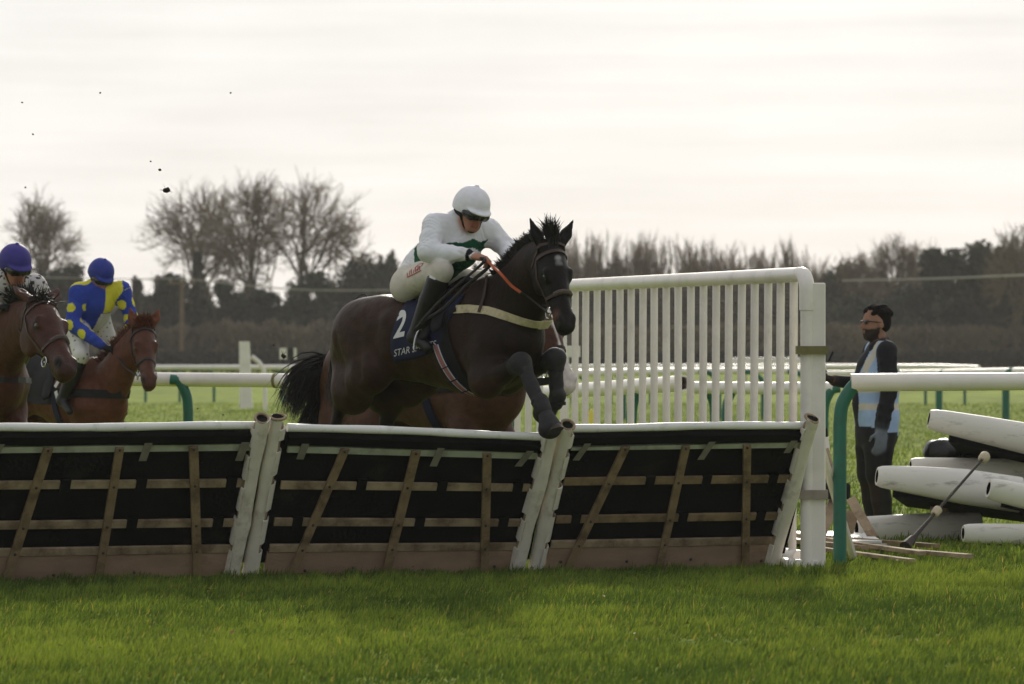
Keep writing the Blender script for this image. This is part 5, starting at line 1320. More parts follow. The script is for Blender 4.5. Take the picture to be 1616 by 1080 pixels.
def pal_jockey(torso, breech, glove=SKIN, cuff=None):
    return {'torso': torso, 'arm_r': torso, 'arm_l': torso, 'leg': breech, 'shin': breech, 'skin': SKIN, 'neck': SKIN, 'lip': s2l((150, 92, 80)), 'cuff': cuff or torso, 'glove': glove}
# ---------------------------------------------------------------- the leading horse, in mid-air over the hurdle
def star_mask(c_t, c_u, rad, colr, also=None):
    def fn(V, C, P):
        H = P['H']; c = H(c_t, c_u)
        d = np.linalg.norm((V - c) / np.array(rad), axis=1)
        nz = 0.12 * np.sin(V[:, 0] * 170) + 0.12 * np.sin(V[:, 2] * 130 + 1)
        w = np.clip((1.0 + nz - d) / 0.45, 0, 1)[:, None]
        C = C * (1 - w) + w * np.array(colr)
        if also: C = also(V, C, P)
        return C
    return fn
def build_lead_horse():
    fr = frame_at(px(706, 540, 32.3), (0, 0, 1.27), 46, 9)
    J = fr.J; P = dict(torso=TORSO)
    P['poll'] = J(868, 394, -.20); P['muzzle'] = J(895, 513, -.285)
    P['headleft'] = A(.30, .95, 0); P['headfront'] = A(.85, -.3, .4)
    P['neck'] = [(A(.44, 0, 1.28), .33, .18), (A(.63, -.01, 1.37), .265, .145), (A(.84, -.06, 1.49), .205, .115), (A(1.02, -.13, 1.60), .15, .09), (P['poll'] + A(-.04, .02, -.04), .105, .072)]
    P['ears'] = (A(-.18, -.22, 1.0), A(.22, .62, .95))
    P['fore_r'] = [J(768, 602, -.17), J(823, 573, -.20), J(856, 640, -.20), J(866, 668, -.20)]; P['fore_r_toe'] = A(.6, 0, .4)
    P['fore_l'] = [J(800, 596, .15), J(877, 566, .13), J(881, 632, .13), J(864, 648, .13)]; P['fore_l_toe'] = A(-.3, 0, -1)
    P['hind_r'] = [J(588, 588, -.20), J(540, 630, -.17), J(520, 712, -.17), J(505, 735, -.17)]; P['hind_r_toe'] = A(-.2, 0, -1)
    P['hind_l'] = [A(-.46, .19, 1.12), A(-.82, .16, .92), A(-.90, .16, .54), A(-.96, .16, .44)]; P['hind_l_toe'] = A(-.2, 0, -1)
    coat = s2l((54, 34, 24)); dark = s2l((30, 24, 22)); neck = s2l((46, 33, 27))
    pal = {0: coat, 1: s2l((33, 24, 20)), 2: s2l((40, 30, 26)), 3: s2l((26, 20, 18)), 4: dark, 5: s2l((40, 28, 24))}
    def also(V, C, P):
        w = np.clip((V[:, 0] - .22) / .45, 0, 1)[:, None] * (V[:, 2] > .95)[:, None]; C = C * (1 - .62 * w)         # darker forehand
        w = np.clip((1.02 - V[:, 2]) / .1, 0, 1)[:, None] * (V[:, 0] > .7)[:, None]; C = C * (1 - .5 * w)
        H = P['H']; d = np.linalg.norm(V - H(.585, -.02), axis=1); w = np.clip((.085 - d) / .05, 0, 1)[:, None]; C = C * (1 - w) + w * np.array(s2l((30, 25, 25)))
        d = np.linalg.norm(V - H(.52, -.03, -.06), axis=1); w = .75 * np.clip((.065 - d) / .05, 0, 1)[:, None]; C = C * (1 - w) + w * np.array(s2l((104, 66, 48)))
        return C
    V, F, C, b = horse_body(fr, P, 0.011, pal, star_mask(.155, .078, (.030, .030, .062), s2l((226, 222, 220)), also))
    root = empty('horse', (fr.O[0], fr.O[1], 0), 'dark bay horse with white star jumping the hurdle, number 2 saddle cloth', 'horse')
    body = mesh_obj('body', V, F, M_coat, root, True, colattr=C)
    bvh = bvh_of(V, F)
    hooves(fr, P, root, M_hoof); eyes(fr, P, root)
    br, bit, hl = bridle(fr, P, root, bvh, M_leather_br, 0.37, fleece=True)
    # mane in short upright tufts, forelock blown up between the ears
    mane_along(root, M_hair, fr, P, 1100, .082, (-.35, -.12, .1), t0=.30, t1=.95, spread=.26, rad=.0065)
    n = 300; H = P['H']; roots = [fr.w(H(rng.uniform(-.04, .05), .045 + rng.normal(0, .008), rng.normal(0, .016))) for _ in range(n)]
    dirs = [(unit(A(-.05, .08, 1) + rng.normal(0, .17, 3))) @ fr.M for _ in range(n)]
    hair('forelock', M_hair, root, roots, dirs, rng.uniform(.09, .20, n), np.full(n, .007), rng.normal(0, .2, (n, 3)) + A(0, 0, .1), 4)
    # tail: thin, carried down behind the quarters
    path = catmull([px(584, 482, 33.0), px(566, 494, 33.12), px(549, 518, 33.2), px(538, 556, 33.2), px(531, 600, 33.18), px(524, 655, 33.16)], 6); S = []; npt = len(path)
    for i in range(240):
        o = rng.normal(0, 1, 3) * A(.020, .025, .02); k1 = int(npt * rng.uniform(.55, 1.0)); pp = path[0] + o * .5
        for k in range(1, k1): q = path[k] + o * (1 + .6 * k / npt) + rng.normal(0, .003, 3); S.append([*pp, *q, .006 * (1 - k / k1 * .8), .006 * (1 - (k + 1) / k1 * .8) + .0008]); pp = q
    Vt, Ft = segs_mesh(S, 3); mesh_obj('tail', Vt, Ft, M_hair, root, True)
    MB().tube([p for p in path[:14]], [.034 - .0016 * i for i in range(14)], 8).build('dock', M_hair, root, True)
    # protective boots on the forelegs: padded knee and tendon sleeves
    for key in ('fore_r', 'fore_l'):
        el, kn, fe, ho = P[key]; up = unit(kn - el); dn = unit(fe - kn); bk = unit(A(-1, 0, 0) - dn * np.dot(A(-1, 0, 0), dn))
        kb = Body(.008); kb.cone(kn - up * .075, kn - up * .01, .060, .070, .02); kb.cone(kn - up * .01, kn + dn * .06, .070, .052, .02); kb.ell(kn - up * .005 - bk * .02, (.05, .05, .05), None, .02)
        v_, f_ = kb.mesh(); mesh_obj('knee_boot', fr.w(v_), f_, M_boot, root, True)
        tb = Body(.008); tb.chain([kn + dn * .075, kn + dn * .17 + bk * .01, fe - dn * .065 + bk * .012], [.044, .047, .044], .01); tb.cone(fe - dn * .03, fe + unit(ho - fe) * .03, .054, .050, .012); tb.cone(fe + bk * .02 - dn * .02, fe + bk * .03 + dn * .02, .04, .035, .02)
        v_, f_ = tb.mesh(); t = mesh_obj('tendon_boot', fr.w(v_), f_, M_boot, root, True)
        sm = MB()
        for q in (.29,):
            c = kn + dn * q + bk * .008; a, b2 = frame_axes(dn); pp = [fr.w(c + (math.cos(x) * a + math.sin(x) * b2) * .050) for x in np.linspace(0, 2 * math.pi, 16)[:-1]]
            nn = [(math.cos(x) * a + math.sin(x) * b2) @ fr.M for x in np.linspace(0, 2 * math.pi, 16)[:-1]]
            sm.ribbon(pp, nn, .02, .004, True)
        sm.build('boot_strap', M_black, t)
        ob = Body(.008); d2 = unit(ho - fe); ob.cone(fe + d2 * .045, ho + d2 * .03, .042, .074, .015); ob.ell(ho + d2 * .02 + bk * .045, (.05, .042, .045), None, .03)                # overreach bell
        v_, f_ = ob.mesh(); mesh_obj('overreach_boot', fr.w(v_), f_, M_boot, root, True)
    # saddle cloth with its number, saddle, girth, breast girth
    top = [(650, 478), (662, 476), (700, 470)]; bot = [(625, 571), (650, 566), (690, 552)]
    cloth, G, Nn = plate_on(bvh, ([(644, 476), (670, 472), (735, 466)], [(628, 500), (690, 490), (722, 485)], [(618, 530), (675, 520), (707, 512)], [(617, 552), (668, 541), (700, 531)], [(624, 572), (660, 565), (692, 552)]), 14, 18, .006, M_navy, 'saddle_cloth', root)
    cb = bvh_of(np.array([v.co[:] for v in cloth.data.vertices]) + ORG[root.name], [tuple(p.vertices) for p in cloth.data.polygons])
    text_on('2', cb, (621, 535), (638, 531), 44, M_white_print, 'number', cloth, .003, True, up=(.16, -.99))
    text_on('STAR SPORTS', cb, (622, 563), (688, 548), 11, M_white_print, 'lettering', cloth, .003, up=(.1, -1))
    # the cloth's other half on the off side
    Gl = (G.reshape(-1, 3) - fr.O) @ fr.M.T; Gl[:, 1] *= -1; gm = fr.w(Gl).reshape(G.shape); nv, nu = G.shape[:2]
    gb = MB()
    for j in range(nv - 1):
        for i in range(nu - 1):
            a, b_, c_, d_ = gm[j, i], gm[j, i + 1], gm[j + 1, i + 1], gm[j + 1, i]; nn = unit(np.cross(b_ - a, d_ - a)) * .005
            gb.hexa([a, b_, c_, d_, a + nn, b_ + nn, c_ + nn, d_ + nn])
    gb.build('saddle_cloth', M_navy, root)
    sb = Body(.012)
    sb.cone((-.22, 0, 1.60), (.06, 0, 1.555), .06, .05, .03, (0, 1, 0), 2.0, 2.2); sb.cone((.06, 0, 1.555), (.24, 0, 1.62), .05, .045, .03, (0, 1, 0), 2.2, 1.6)
    for sd in (-1, 1):
        sb.cone((.02, sd * .17, 1.53), (.12, sd * .325, 1.30), .07, .05, .04, A(.1, sd * .9, .45), .35, .3); sb.cone((.18, sd * .16, 1.55), (.24, sd * .31, 1.34), .07, .05, .04, A(.1, sd * .9, .45), .35, .3)
    v_, f_ = sb.mesh(); sad = mesh_obj('saddle', fr.w(v_), f_, M_black, root, True)
    def torso_loop(x, tilt, w, m, name, parent, t0=0, t1=360, off=.006, n=44, th=.006):
        c = fr.w((x, 0, 1.25)); p, nn = loop_on(bvh, c, fr.L, unit(fr.U + fr.F * tilt), n, off, t0, t1, .75); return MB().ribbon(p, nn, w, th, t1 - t0 >= 359).build(name, m, parent)
    g = torso_loop(.27, -.10, .085, M_black, 'girth', root, 150, 390)
    # striped surcingle seen below the flap
    for o_, w_, m_ in ((0, .075, M_navy), (0, .032, M_pink), (.021, .006, M_white_print), (-.021, .006, M_white_print)):
        c = fr.w((.19 + o_, 0, 1.25)); p, nn = loop_on(bvh, c, fr.L, unit(fr.U + fr.F * -.16), 30, .010 + (.004 if w_ < .05 else 0), 186, 354, .75)
        MB().ribbon(p, nn, w_, .005).build('surcingle' if w_ > .05 else 'surcingle_stripe', m_, root if w_ > .05 else g)
        if w_ > .05:
            for q in (5, 8, 11): q < len(p) - 1 and MB().ribbon([p[q] * .9 + p[q + 1] * .1, p[q] * .7 + p[q + 1] * .3], [nn[q], nn[q]], .08, .013).build('elastic_keeper', M_navy, g)
    p, nn = cast_px(bvh, subdiv([(718, 489), (740, 488), (770, 491), (800, 499), (825, 507), (842, 511), (856, 512), (866, 510)], 4), .006)
    bg = MB().ribbon(p, nn, .054, .006)
    q = [np.array(x) for x in p]; ql = np.array([fr.l(x) for x in q]); 
    qm = ql.copy(); qm[:, 1] *= -1; 
    bg.ribbon([fr.w(x) for x in qm][::-1], [fr.w(fr.l(fr.O + n_) * A(1, -1, 1)) - fr.O for n_ in nn][::-1], .062, .006)
    bgo = bg.build('breast_girth', M_cream, root)
    MB().tube([px(u, v, 31.75) for u, v in ()] or [q[0], q[0] + A(.001, 0, 0)], .001, 4)
    p2, n2 = cast_px(bvh, subdiv([(672, 512), (700, 500), (722, 489)], 4), .008); MB().ribbon(p2, n2, .03, .006).build('breast_girth_strap', M_black, bgo)
    p2, n2 = cast_px(bvh, subdiv([(768, 428), (770, 445), (765, 470), (757, 494)], 5), .012); MB().ribbon(p2, n2, .02, .006).build('neck_strap', M_leather_br, bgo)
    # stirrup: leather hanging over the boot and a bright iron
    return fr, P, root, bvh, bit, hl

LEAD = build_lead_horse()
def build_lead_jockey():
    fr, P, hroot, bvh, bit, hl = LEAD; K = fr.J
    J = dict(pelvis=K(657, 436, 0), chest=K(718, 388, 0), neck=K(731, 347, 0), head=K(744, 333, -.03),
             sh_r=K(688, 357, -.18), sh_l=K(770, 366, .18), el_r=K(676, 398, -.30), wr_r=K(737, 402, -.18), ha_r=K(764, 408, -.13),
             el_l=K(800, 392, .27), wr_l=K(806, 412, .10), ha_l=K(808, 424, .03),
             hip_r=K(649, 447, -.12), hip_l=K(668, 440, .12), kn_r=K(697, 428, -.27), an_r=K(655, 532, -.31), to_r=K(676, 549, -.33),
             kn_l=K(760, 445, .27), an_l=K(745, 545, .33), to_l=K(768, 555, .34))
    root = empty('person', (fr.O[0], fr.O[1], 0), 'jockey in white silks with green bands and white cap on leaping dark horse', 'person')
    white = s2l((236, 235, 240)); green = s2l((12, 78, 52)); br = s2l((206, 198, 186))
    pal = pal_jockey(white, br)
    def paint(V, C, W, J):
        d = unit(J['neck'] - J['pelvis']); t = (V - J['pelvis']) @ d
        tor = W['torso'] > np.maximum.reduce([W['arm_r'], W['arm_l'], W['leg'], W['skin'] + W['neck']])
        side = unit(np.cross(d, A(0, 1, 0))); ang = np.arctan2(V[:, 1], (V - J['pelvis']) @ side)
        zz = .03 * (np.abs(((ang * 2.2) % 2) - 1) - .5)
        C = C.copy()
        for pt, h in ((fr.J(656, 388, -.14), .03), (fr.J(668, 412, -.18), .034)):
            t0 = (pt - J['pelvis']) @ d; C[tor & (np.abs(t - t0 + zz) < h) & ((V - J['pelvis']) @ side < .06)] = green
        fp = fr.J(734, 379, -.12); nb = unit(A(-.25, 0, 1)); C[tor & (np.abs((V - fp) @ nb + zz * .6) < .024) & (V[:, 0] > J['chest'][0] - .01)] = green
        fp = fr.J(712, 413, -.16); C[tor & (np.abs((V - fp) @ nb + zz * .6) < .022) & (V[:, 0] > J['pelvis'][0] + .12)] = green
        arm = W['arm_r'] > W['torso']; ta = (V - J['sh_r']) @ unit(J['el_r'] - J['sh_r'])
        wr = V - J['wr_r']; C[(np.linalg.norm(wr, axis=1) < .055) & (W['cuff'] > W['arm_r']) ] = white
        dk = np.linalg.norm(V - (J['wr_r'] + unit(J['ha_r'] - J['wr_r']) * .012), axis=1) < .040
        C[dk] = s2l((26, 24, 24))
        return C
    body, Q = jockey(fr, J, pal, paint, root, .0072, helmet_col=s2l((234, 232, 238)), face_dir=A(.86, -.22, -.46), head_up=A(.42, .05, .9))
    bb = bvh_of(np.array([v.co[:] for v in body.data.vertices]) + ORG[root.name], [tuple(p.vertices) for p in body.data.polygons])
    M_red = mat('red lettering', s2l((176, 52, 52)), rough=.7)
    # worn red mark on the breeches: a row of short strokes under a swoosh
    mk = MB()
    for i in range(7):
        u0 = 643.5 + i * 3.2; v0 = 436.5 - i * 1.7; p, nn = cast_px(bb, subdiv([(u0, v0), (u0 + (.8 if i % 2 else -.4), v0 - (7.5 if i % 3 else 5.5))], 3), .003)
        if len(p) > 1: mk.ribbon(p, nn, .0065, .001)
    for pl in ([(643, 438), (654, 433), (665, 427)], [(655, 424), (661, 418), (668, 416), (666, 420), (657, 427)]):
        p, nn = cast_px(bb, subdiv(pl, 4), .003)
        if len(p) > 1: mk.ribbon(p, nn, .006, .001)
    if mk.v: mk.build('red_mark', M_red, body)
    bts = [o for o in root.children if o.name.startswith('boot')]; b0 = bvh_of(np.array([v.co[:] for v in bts[0].data.vertices]) + ORG[root.name], [tuple(p.vertices) for p in bts[0].data.polygons])
    p, nn = cast_px(b0, [(679, 436), (683, 438), (688, 440)], .003)
    if len(p) > 1: MB().ribbon(p, nn, .022, .002).build('boot_label', M_white_print, bts[0])
    # reins from the hands to the bit, orange rubber grips, and the whip held along the shoulder
    ha = fr.w(J['ha_r'])
    f = fr
    b0 = bit - hl * .075
    mid = px(822, 462, 31.45)
    a = [ha + A(.0, -.03, 0), px(790, 432, 31.55), px(806, 450, 31.5), mid]
    rein(a, M_orange, hroot, 'rein_grip', .026)
    rein([mid, px(835, 470, 31.42), b0], M_leather, hroot, 'rein', .02)
    hal = fr.w(J['ha_l']); rein([hal, hal * .5 + (bit + hl * .075) * .5 + A(0, 0, -.08), bit + hl * .075], M_leather, hroot, 'rein', .02)
    rein([ha, px(772, 420, 31.75), px(735, 452, 31.78), px(700, 487, 31.76), px(672, 505, 31.74), px(655, 520, 31.76)], M_leather, hroot, 'rein', .024)
    wp = [ha + A(-.02, -.03, .0), px(762, 415, 31.7), px(700, 470, 31.68), px(663, 510, 31.66)]
    wo = MB().tube(catmull(wp, 6), [.011] * 7 + [.009] * 6 + [.012] * 6, 7).build('riding_whip', M_leather, None, True)
    tag(wo, 'thin black riding whip held by the white-capped jockey', 'whip')
    # stirrup iron
    an = fr.w(J['an_r']); to = fr.w(J['to_r']); c = (an + to) / 2 + A(0, 0, -.035)
    st = MB(); ax = unit(to - an); sd = unit(np.cross(ax, A(0, 0, 1)))
    st.tube([c + sd * .062 * math.cos(x) + A(0, 0, 1) * (.13 * max(0, math.sin(x)) - .012) for x in np.linspace(0, math.pi, 14)] + [c - sd * .062 + A(0, 0, -.012), c + sd * .062 + A(0, 0, -.012)], .006, 6)
    st.tube([c + A(0, 0, .12), fr.w((.08, -.34, 1.32))], .012, 6)
    st.build('stirrup', M_steel, hroot, True)
    return J
build_lead_jockey()
# ---------------------------------------------------------------- the three horses behind
def quick_tail(root, m, dock, d0, bend, n, L, rad=.008, sp=.05):
    roots = [dock + rng.normal(0, .02, 3) for _ in range(n)]; dirs = [unit(np.array(d0) + rng.normal(0, sp, 3)) for _ in range(n)]
    hair('tail', m, root, roots, dirs, L * rng.uniform(.55, 1.1, n), np.full(n, rad), np.array(bend) + rng.normal(0, .12, (n, 3)), 7)
def saddle_set(fr, bvh, root, cloth_m, x=-.02):
    sb = Body(.014); sb.cone((-.22 + x, 0, 1.60), (.06 + x, 0, 1.56), .06, .05, .03, (0, 1, 0), 2.0, 2.2); sb.cone((.06 + x, 0, 1.56), (.22 + x, 0, 1.62), .05, .045, .03, (0, 1, 0), 2.2, 1.6)
    for sd in (-1, 1): sb.cone((.06 + x, sd * .17, 1.53), (.16 + x, sd * .33, 1.28), .08, .06, .04, A(.1, sd * .9, .45), .35, .3)
    v, f = sb.mesh(); sad = mesh_obj('saddle', fr.w(v), f, M_black, root, True)
    V = []; F = []; nx, na = 8, 15; Nn = []
    for i in range(nx):
        xx = -.34 + x + .52 * i / (nx - 1)
        p, nn = loop_on(bvh, fr.w((xx, 0, 1.28)), fr.L, fr.U, na, .007, -18, 198, .75)
        if len(p) < na: return sad
        V += p; Nn += nn
    K = len(V); V2 = [p + n_ * .006 for p, n_ in zip(V, Nn)]
    for i in range(nx - 1):
        for j in range(na - 1): a = i * na + j; F.append((a, a + 1, a + na + 1, a + na)); F.append((K + a, K + a + na, K + a + na + 1, K + a + 1))
    for i in range(nx - 1):
        for j in (0, na - 1): a = i * na + j; F.append((a, a + na, K + a + na, K + a))
    for j in range(na - 1):
        for i in (0, nx - 1): a = i * na + j; F.append((a, a + 1, K + a + 1, K + a))
    sc_ = mesh_obj('saddle_cloth', V + V2, F, cloth_m, root, True)
    p, nn = loop_on(bvh, fr.w((.22 + x, 0, 1.25)), fr.L, unit(fr.U - fr.F * .1), 30, .008, 170, 370, .75); MB().ribbon(p, nn, .07, .006).build('girth', M_navy, root)
    return sad
def breast_strap(fr, bvh, root, m, z=1.28, w=.055):
    p, nn = loop_on(bvh, fr.w((.30, 0, z)), fr.F, fr.L, 22, .006, -112, 112, 1.0); q = [a for a in zip(p, nn)]
    return MB().ribbon(p, nn, w, .006).build('breast_girth', m, root)

def horse_c():
    fr = frame_at(px(682, 612, 34.5), (0, 0, 1.27), 44, 4); J = fr.J; P = dict(torso=TORSO, **stand_legs(.3))
    P['poll'] = J(846, 478, .02); P['muzzle'] = J(896, 606, -.04); P['headleft'] = A(.2, .98, 0); P['headfront'] = A(.85, -.2, .5)
    P['neck'] = [(A(.46, 0, 1.28), .33, .19), (A(.70, 0, 1.42), .26, .15), (P['poll'] * .55 + A(.70, 0, 1.42) * .45, .19, .11), (P['poll'] + A(-.04, 0, -.04), .11, .075)]
    P['ears'] = (A(-.35, -.15, .9), A(-.35, .15, .9))
    bay = s2l((86, 58, 44)); pal = {0: bay, 1: s2l((80, 50, 38)), 2: s2l((150, 112, 98)), 3: s2l((80, 50, 36)), 4: s2l((34, 26, 23)), 5: s2l((70, 46, 34))}
    def mask(V, C, P):
        H = P['H']; hl = P['hl']; l = np.abs((V - P['poll']) @ hl); t = (V - P['poll']) @ P['f']; u = (V - P['poll']) @ P['hu']
        w = np.clip((.032 + .02 * np.sin(t * 14) - l) / .012, 0, 1) * (u > -.01) * (t > .12); w = np.maximum(w, np.clip((t - .50) / .05, 0, 1) * (u > -.05)); w = w[:, None]
        return C * (1 - w) + w * np.array(s2l((214, 204, 196)))
    V, F, C, b = horse_body(fr, P, .014, pal, mask)
    root = empty('horse', (fr.O[0], fr.O[1], 0), 'bay horse with white blaze and black tail half hidden behind the leader', 'horse')
    mesh_obj('body', V, F, M_coat, root, True, colattr=C); bvh = bvh_of(V, F); hooves(fr, P, root, M_hoof); eyes(fr, P, root); bridle(fr, P, root, bvh, M_leather)
    mane_along(root, M_hair, fr, P, 200, .09, (0, .2, .1)); saddle_set(fr, bvh, root, M_navy); breast_strap(fr, bvh, root, M_black, 1.24, .05)
    quick_tail(root, M_hair, fr.w(A(-.86, 0, 1.50)), A(-.62, -.05, .0), A(.02, 0, -.75), 620, .60, .008, .09)
    quick_tail(root, M_hair, fr.w(A(-.88, 0, 1.46)), A(-.45, .1, -.5), A(.10, 0, -.5), 400, .62, .008, .08)
horse_c()

def rider(fr, hd, label, pal, paint, helmet, face, up, gl='glove', dx=0.0, dz=0.0, over=None, **k):
    """crouched rider in the horse's own axes, shifted so that the head sits at hd"""
    J = dict(pelvis=A(-.24, 0, 1.86), chest=A(.06, 0, 2.02), neck=A(.24, 0, 2.13), head=A(.33, 0, 2.21), sh_r=A(.20, -.19, 2.08), sh_l=A(.20, .19, 2.08), el_r=A(.28, -.30, 1.86), el_l=A(.28, .30, 1.86),
             wr_r=A(.50, -.13, 1.80), wr_l=A(.50, .13, 1.80), ha_r=A(.58, -.09, 1.79), ha_l=A(.58, .09, 1.79), hip_r=A(-.20, -.13, 1.83), hip_l=A(-.20, .13, 1.83), kn_r=A(.22, -.27, 1.72), kn_l=A(.22, .27, 1.72),
             an_r=A(.06, -.33, 1.30), an_l=A(.06, .33, 1.30), to_r=A(.20, -.34, 1.24), to_l=A(.20, .34, 1.24))
    if hd is not None:
        s = hd - J['head']
        for q in ('chest', 'neck', 'head', 'sh_r', 'sh_l'): J[q] = J[q] + s
        for q in ('pelvis', 'hip_r', 'hip_l'): J[q] = J[q] + s * A(.6, .6, .6)
        for q in ('el_r', 'el_l', 'kn_r', 'kn_l', 'wr_r', 'wr_l', 'ha_r', 'ha_l'): J[q] = J[q] + s * A(.7, .5, .4)
    if over: J.update(over)
    root = empty('person', (fr.O[0], fr.O[1], 0), label, 'person')
    body, Q = jockey(fr, J, pal, paint, root, .009, helmet_col=helmet, face_dir=face, head_up=up, gl_tag=gl)
    return J, root, body, Q

def horse_a():
    d = 36.0; fr = Frame(((-42 - 808) / FPX * d, d, -.02), 64, 3); J = fr.J; P = dict(torso=TORSO, **stand_legs(.8))
    P['poll'] = J(62, 486, -.02); P['muzzle'] = J(107, 580, -.02); P['headleft'] = A(.15, .98, 0); P['headfront'] = A(.8, .2, .55)
    # head carried to the horse's left: profile three-quarter
    P['headleft'] = A(-.30, .95, 0)
    P['neck'] = [(A(.46, 0, 1.28), .33, .19), (A(.70, 0, 1.44), .26, .15), (P['poll'] * .5 + A(.70, 0, 1.44) * .5, .19, .11), (P['poll'] + A(-.05, 0, -.05), .11, .075)]
    P['ears'] = (A(-.7, -.35, .55), A(-.5, .5, .65)); P['earlen'] = .78
    bay = s2l((74, 40, 28)); pal = {0: bay, 1: s2l((68, 36, 26)), 2: s2l((58, 44, 38)), 3: s2l((70, 42, 32)), 4: s2l((34, 26, 23)), 5: s2l((60, 40, 32))}
    V, F, C, b = horse_body(fr, P, .014, pal)
    root = empty('horse', (fr.O[0], fr.O[1], 0), 'dark brown horse with black mane at the left edge under the purple-capped jockey', 'horse')
    mesh_obj('body', V, F, M_coat, root, True, colattr=C); bvh = bvh_of(V, F); hooves(fr, P, root, M_hoof); eyes(fr, P, root); br, bit, hl = bridle(fr, P, root, bvh, M_leather_br, .38, fleece=True)
    mane_along(root, M_hair, fr, P, 420, .13, (-.1, -.35, .05), spread=.28, rad=.008); saddle_set(fr, bvh, root, M_black); breast_strap(fr, bvh, root, M_leather, 1.2, .04); quick_tail(root, M_hair, fr.w(A(-.88, 0, 1.46)), A(-.4, .8, .1), A(0, .2, -.9), 120, .7)
    n = 60; H = P['H']; hair('forelock', M_hair, root, [fr.w(H(rng.uniform(-.03, .04), .06, rng.normal(0, .03))) for _ in range(n)], [(A(.3, 0, .3) + rng.normal(0, .3, 3)) @ fr.M for _ in range(n)], rng.uniform(.06, .12, n), np.full(n, .007), rng.normal(0, .2, (n, 3)) + A(0, 0, -.4), 4)
    grey = s2l((206, 200, 198))
    pal = pal_jockey(grey, s2l((214, 208, 200)), s2l((24, 22, 22))); pal['glove'] = s2l((24, 22, 22)); pal['neck'] = s2l((30, 28, 28))
    def paint(V, C, W, J):
        C = C.copy(); nz = np.sin(V[:, 0] * 61 + 3 * np.sin(V[:, 2] * 47)) * np.sin(V[:, 1] * 67 + 2 * np.sin(V[:, 0] * 53)) * np.sin(V[:, 2] * 71)
        tor = (W['torso'] + W['arm_r'] + W['arm_l']) > (W['skin'] + W['leg'] + W['glove'] + W['neck']); C[tor & (nz > .22)] = s2l((58, 54, 56)); C[(W['leg'] > W['torso']) & (nz > .42)] = s2l((110, 96, 84)); return C
    hd = J(24, 421, 0.0)
    Jt, rt, body, Q = rider(fr, hd, 'jockey with purple cap and mud-speckled white silks at the left edge', pal, paint, s2l((62, 54, 132)), A(.93, .05, -.36), A(.34, 0, .94))
    for k, sg in (('r', -1), ('l', 1)): a = fr.w(Jt['ha_' + k]); e = bit + hl * sg * .085; rein([a, (a + e) / 2 + A(0, 0, -.05), e], M_leather, root, 'rein', .02)
horse_a()

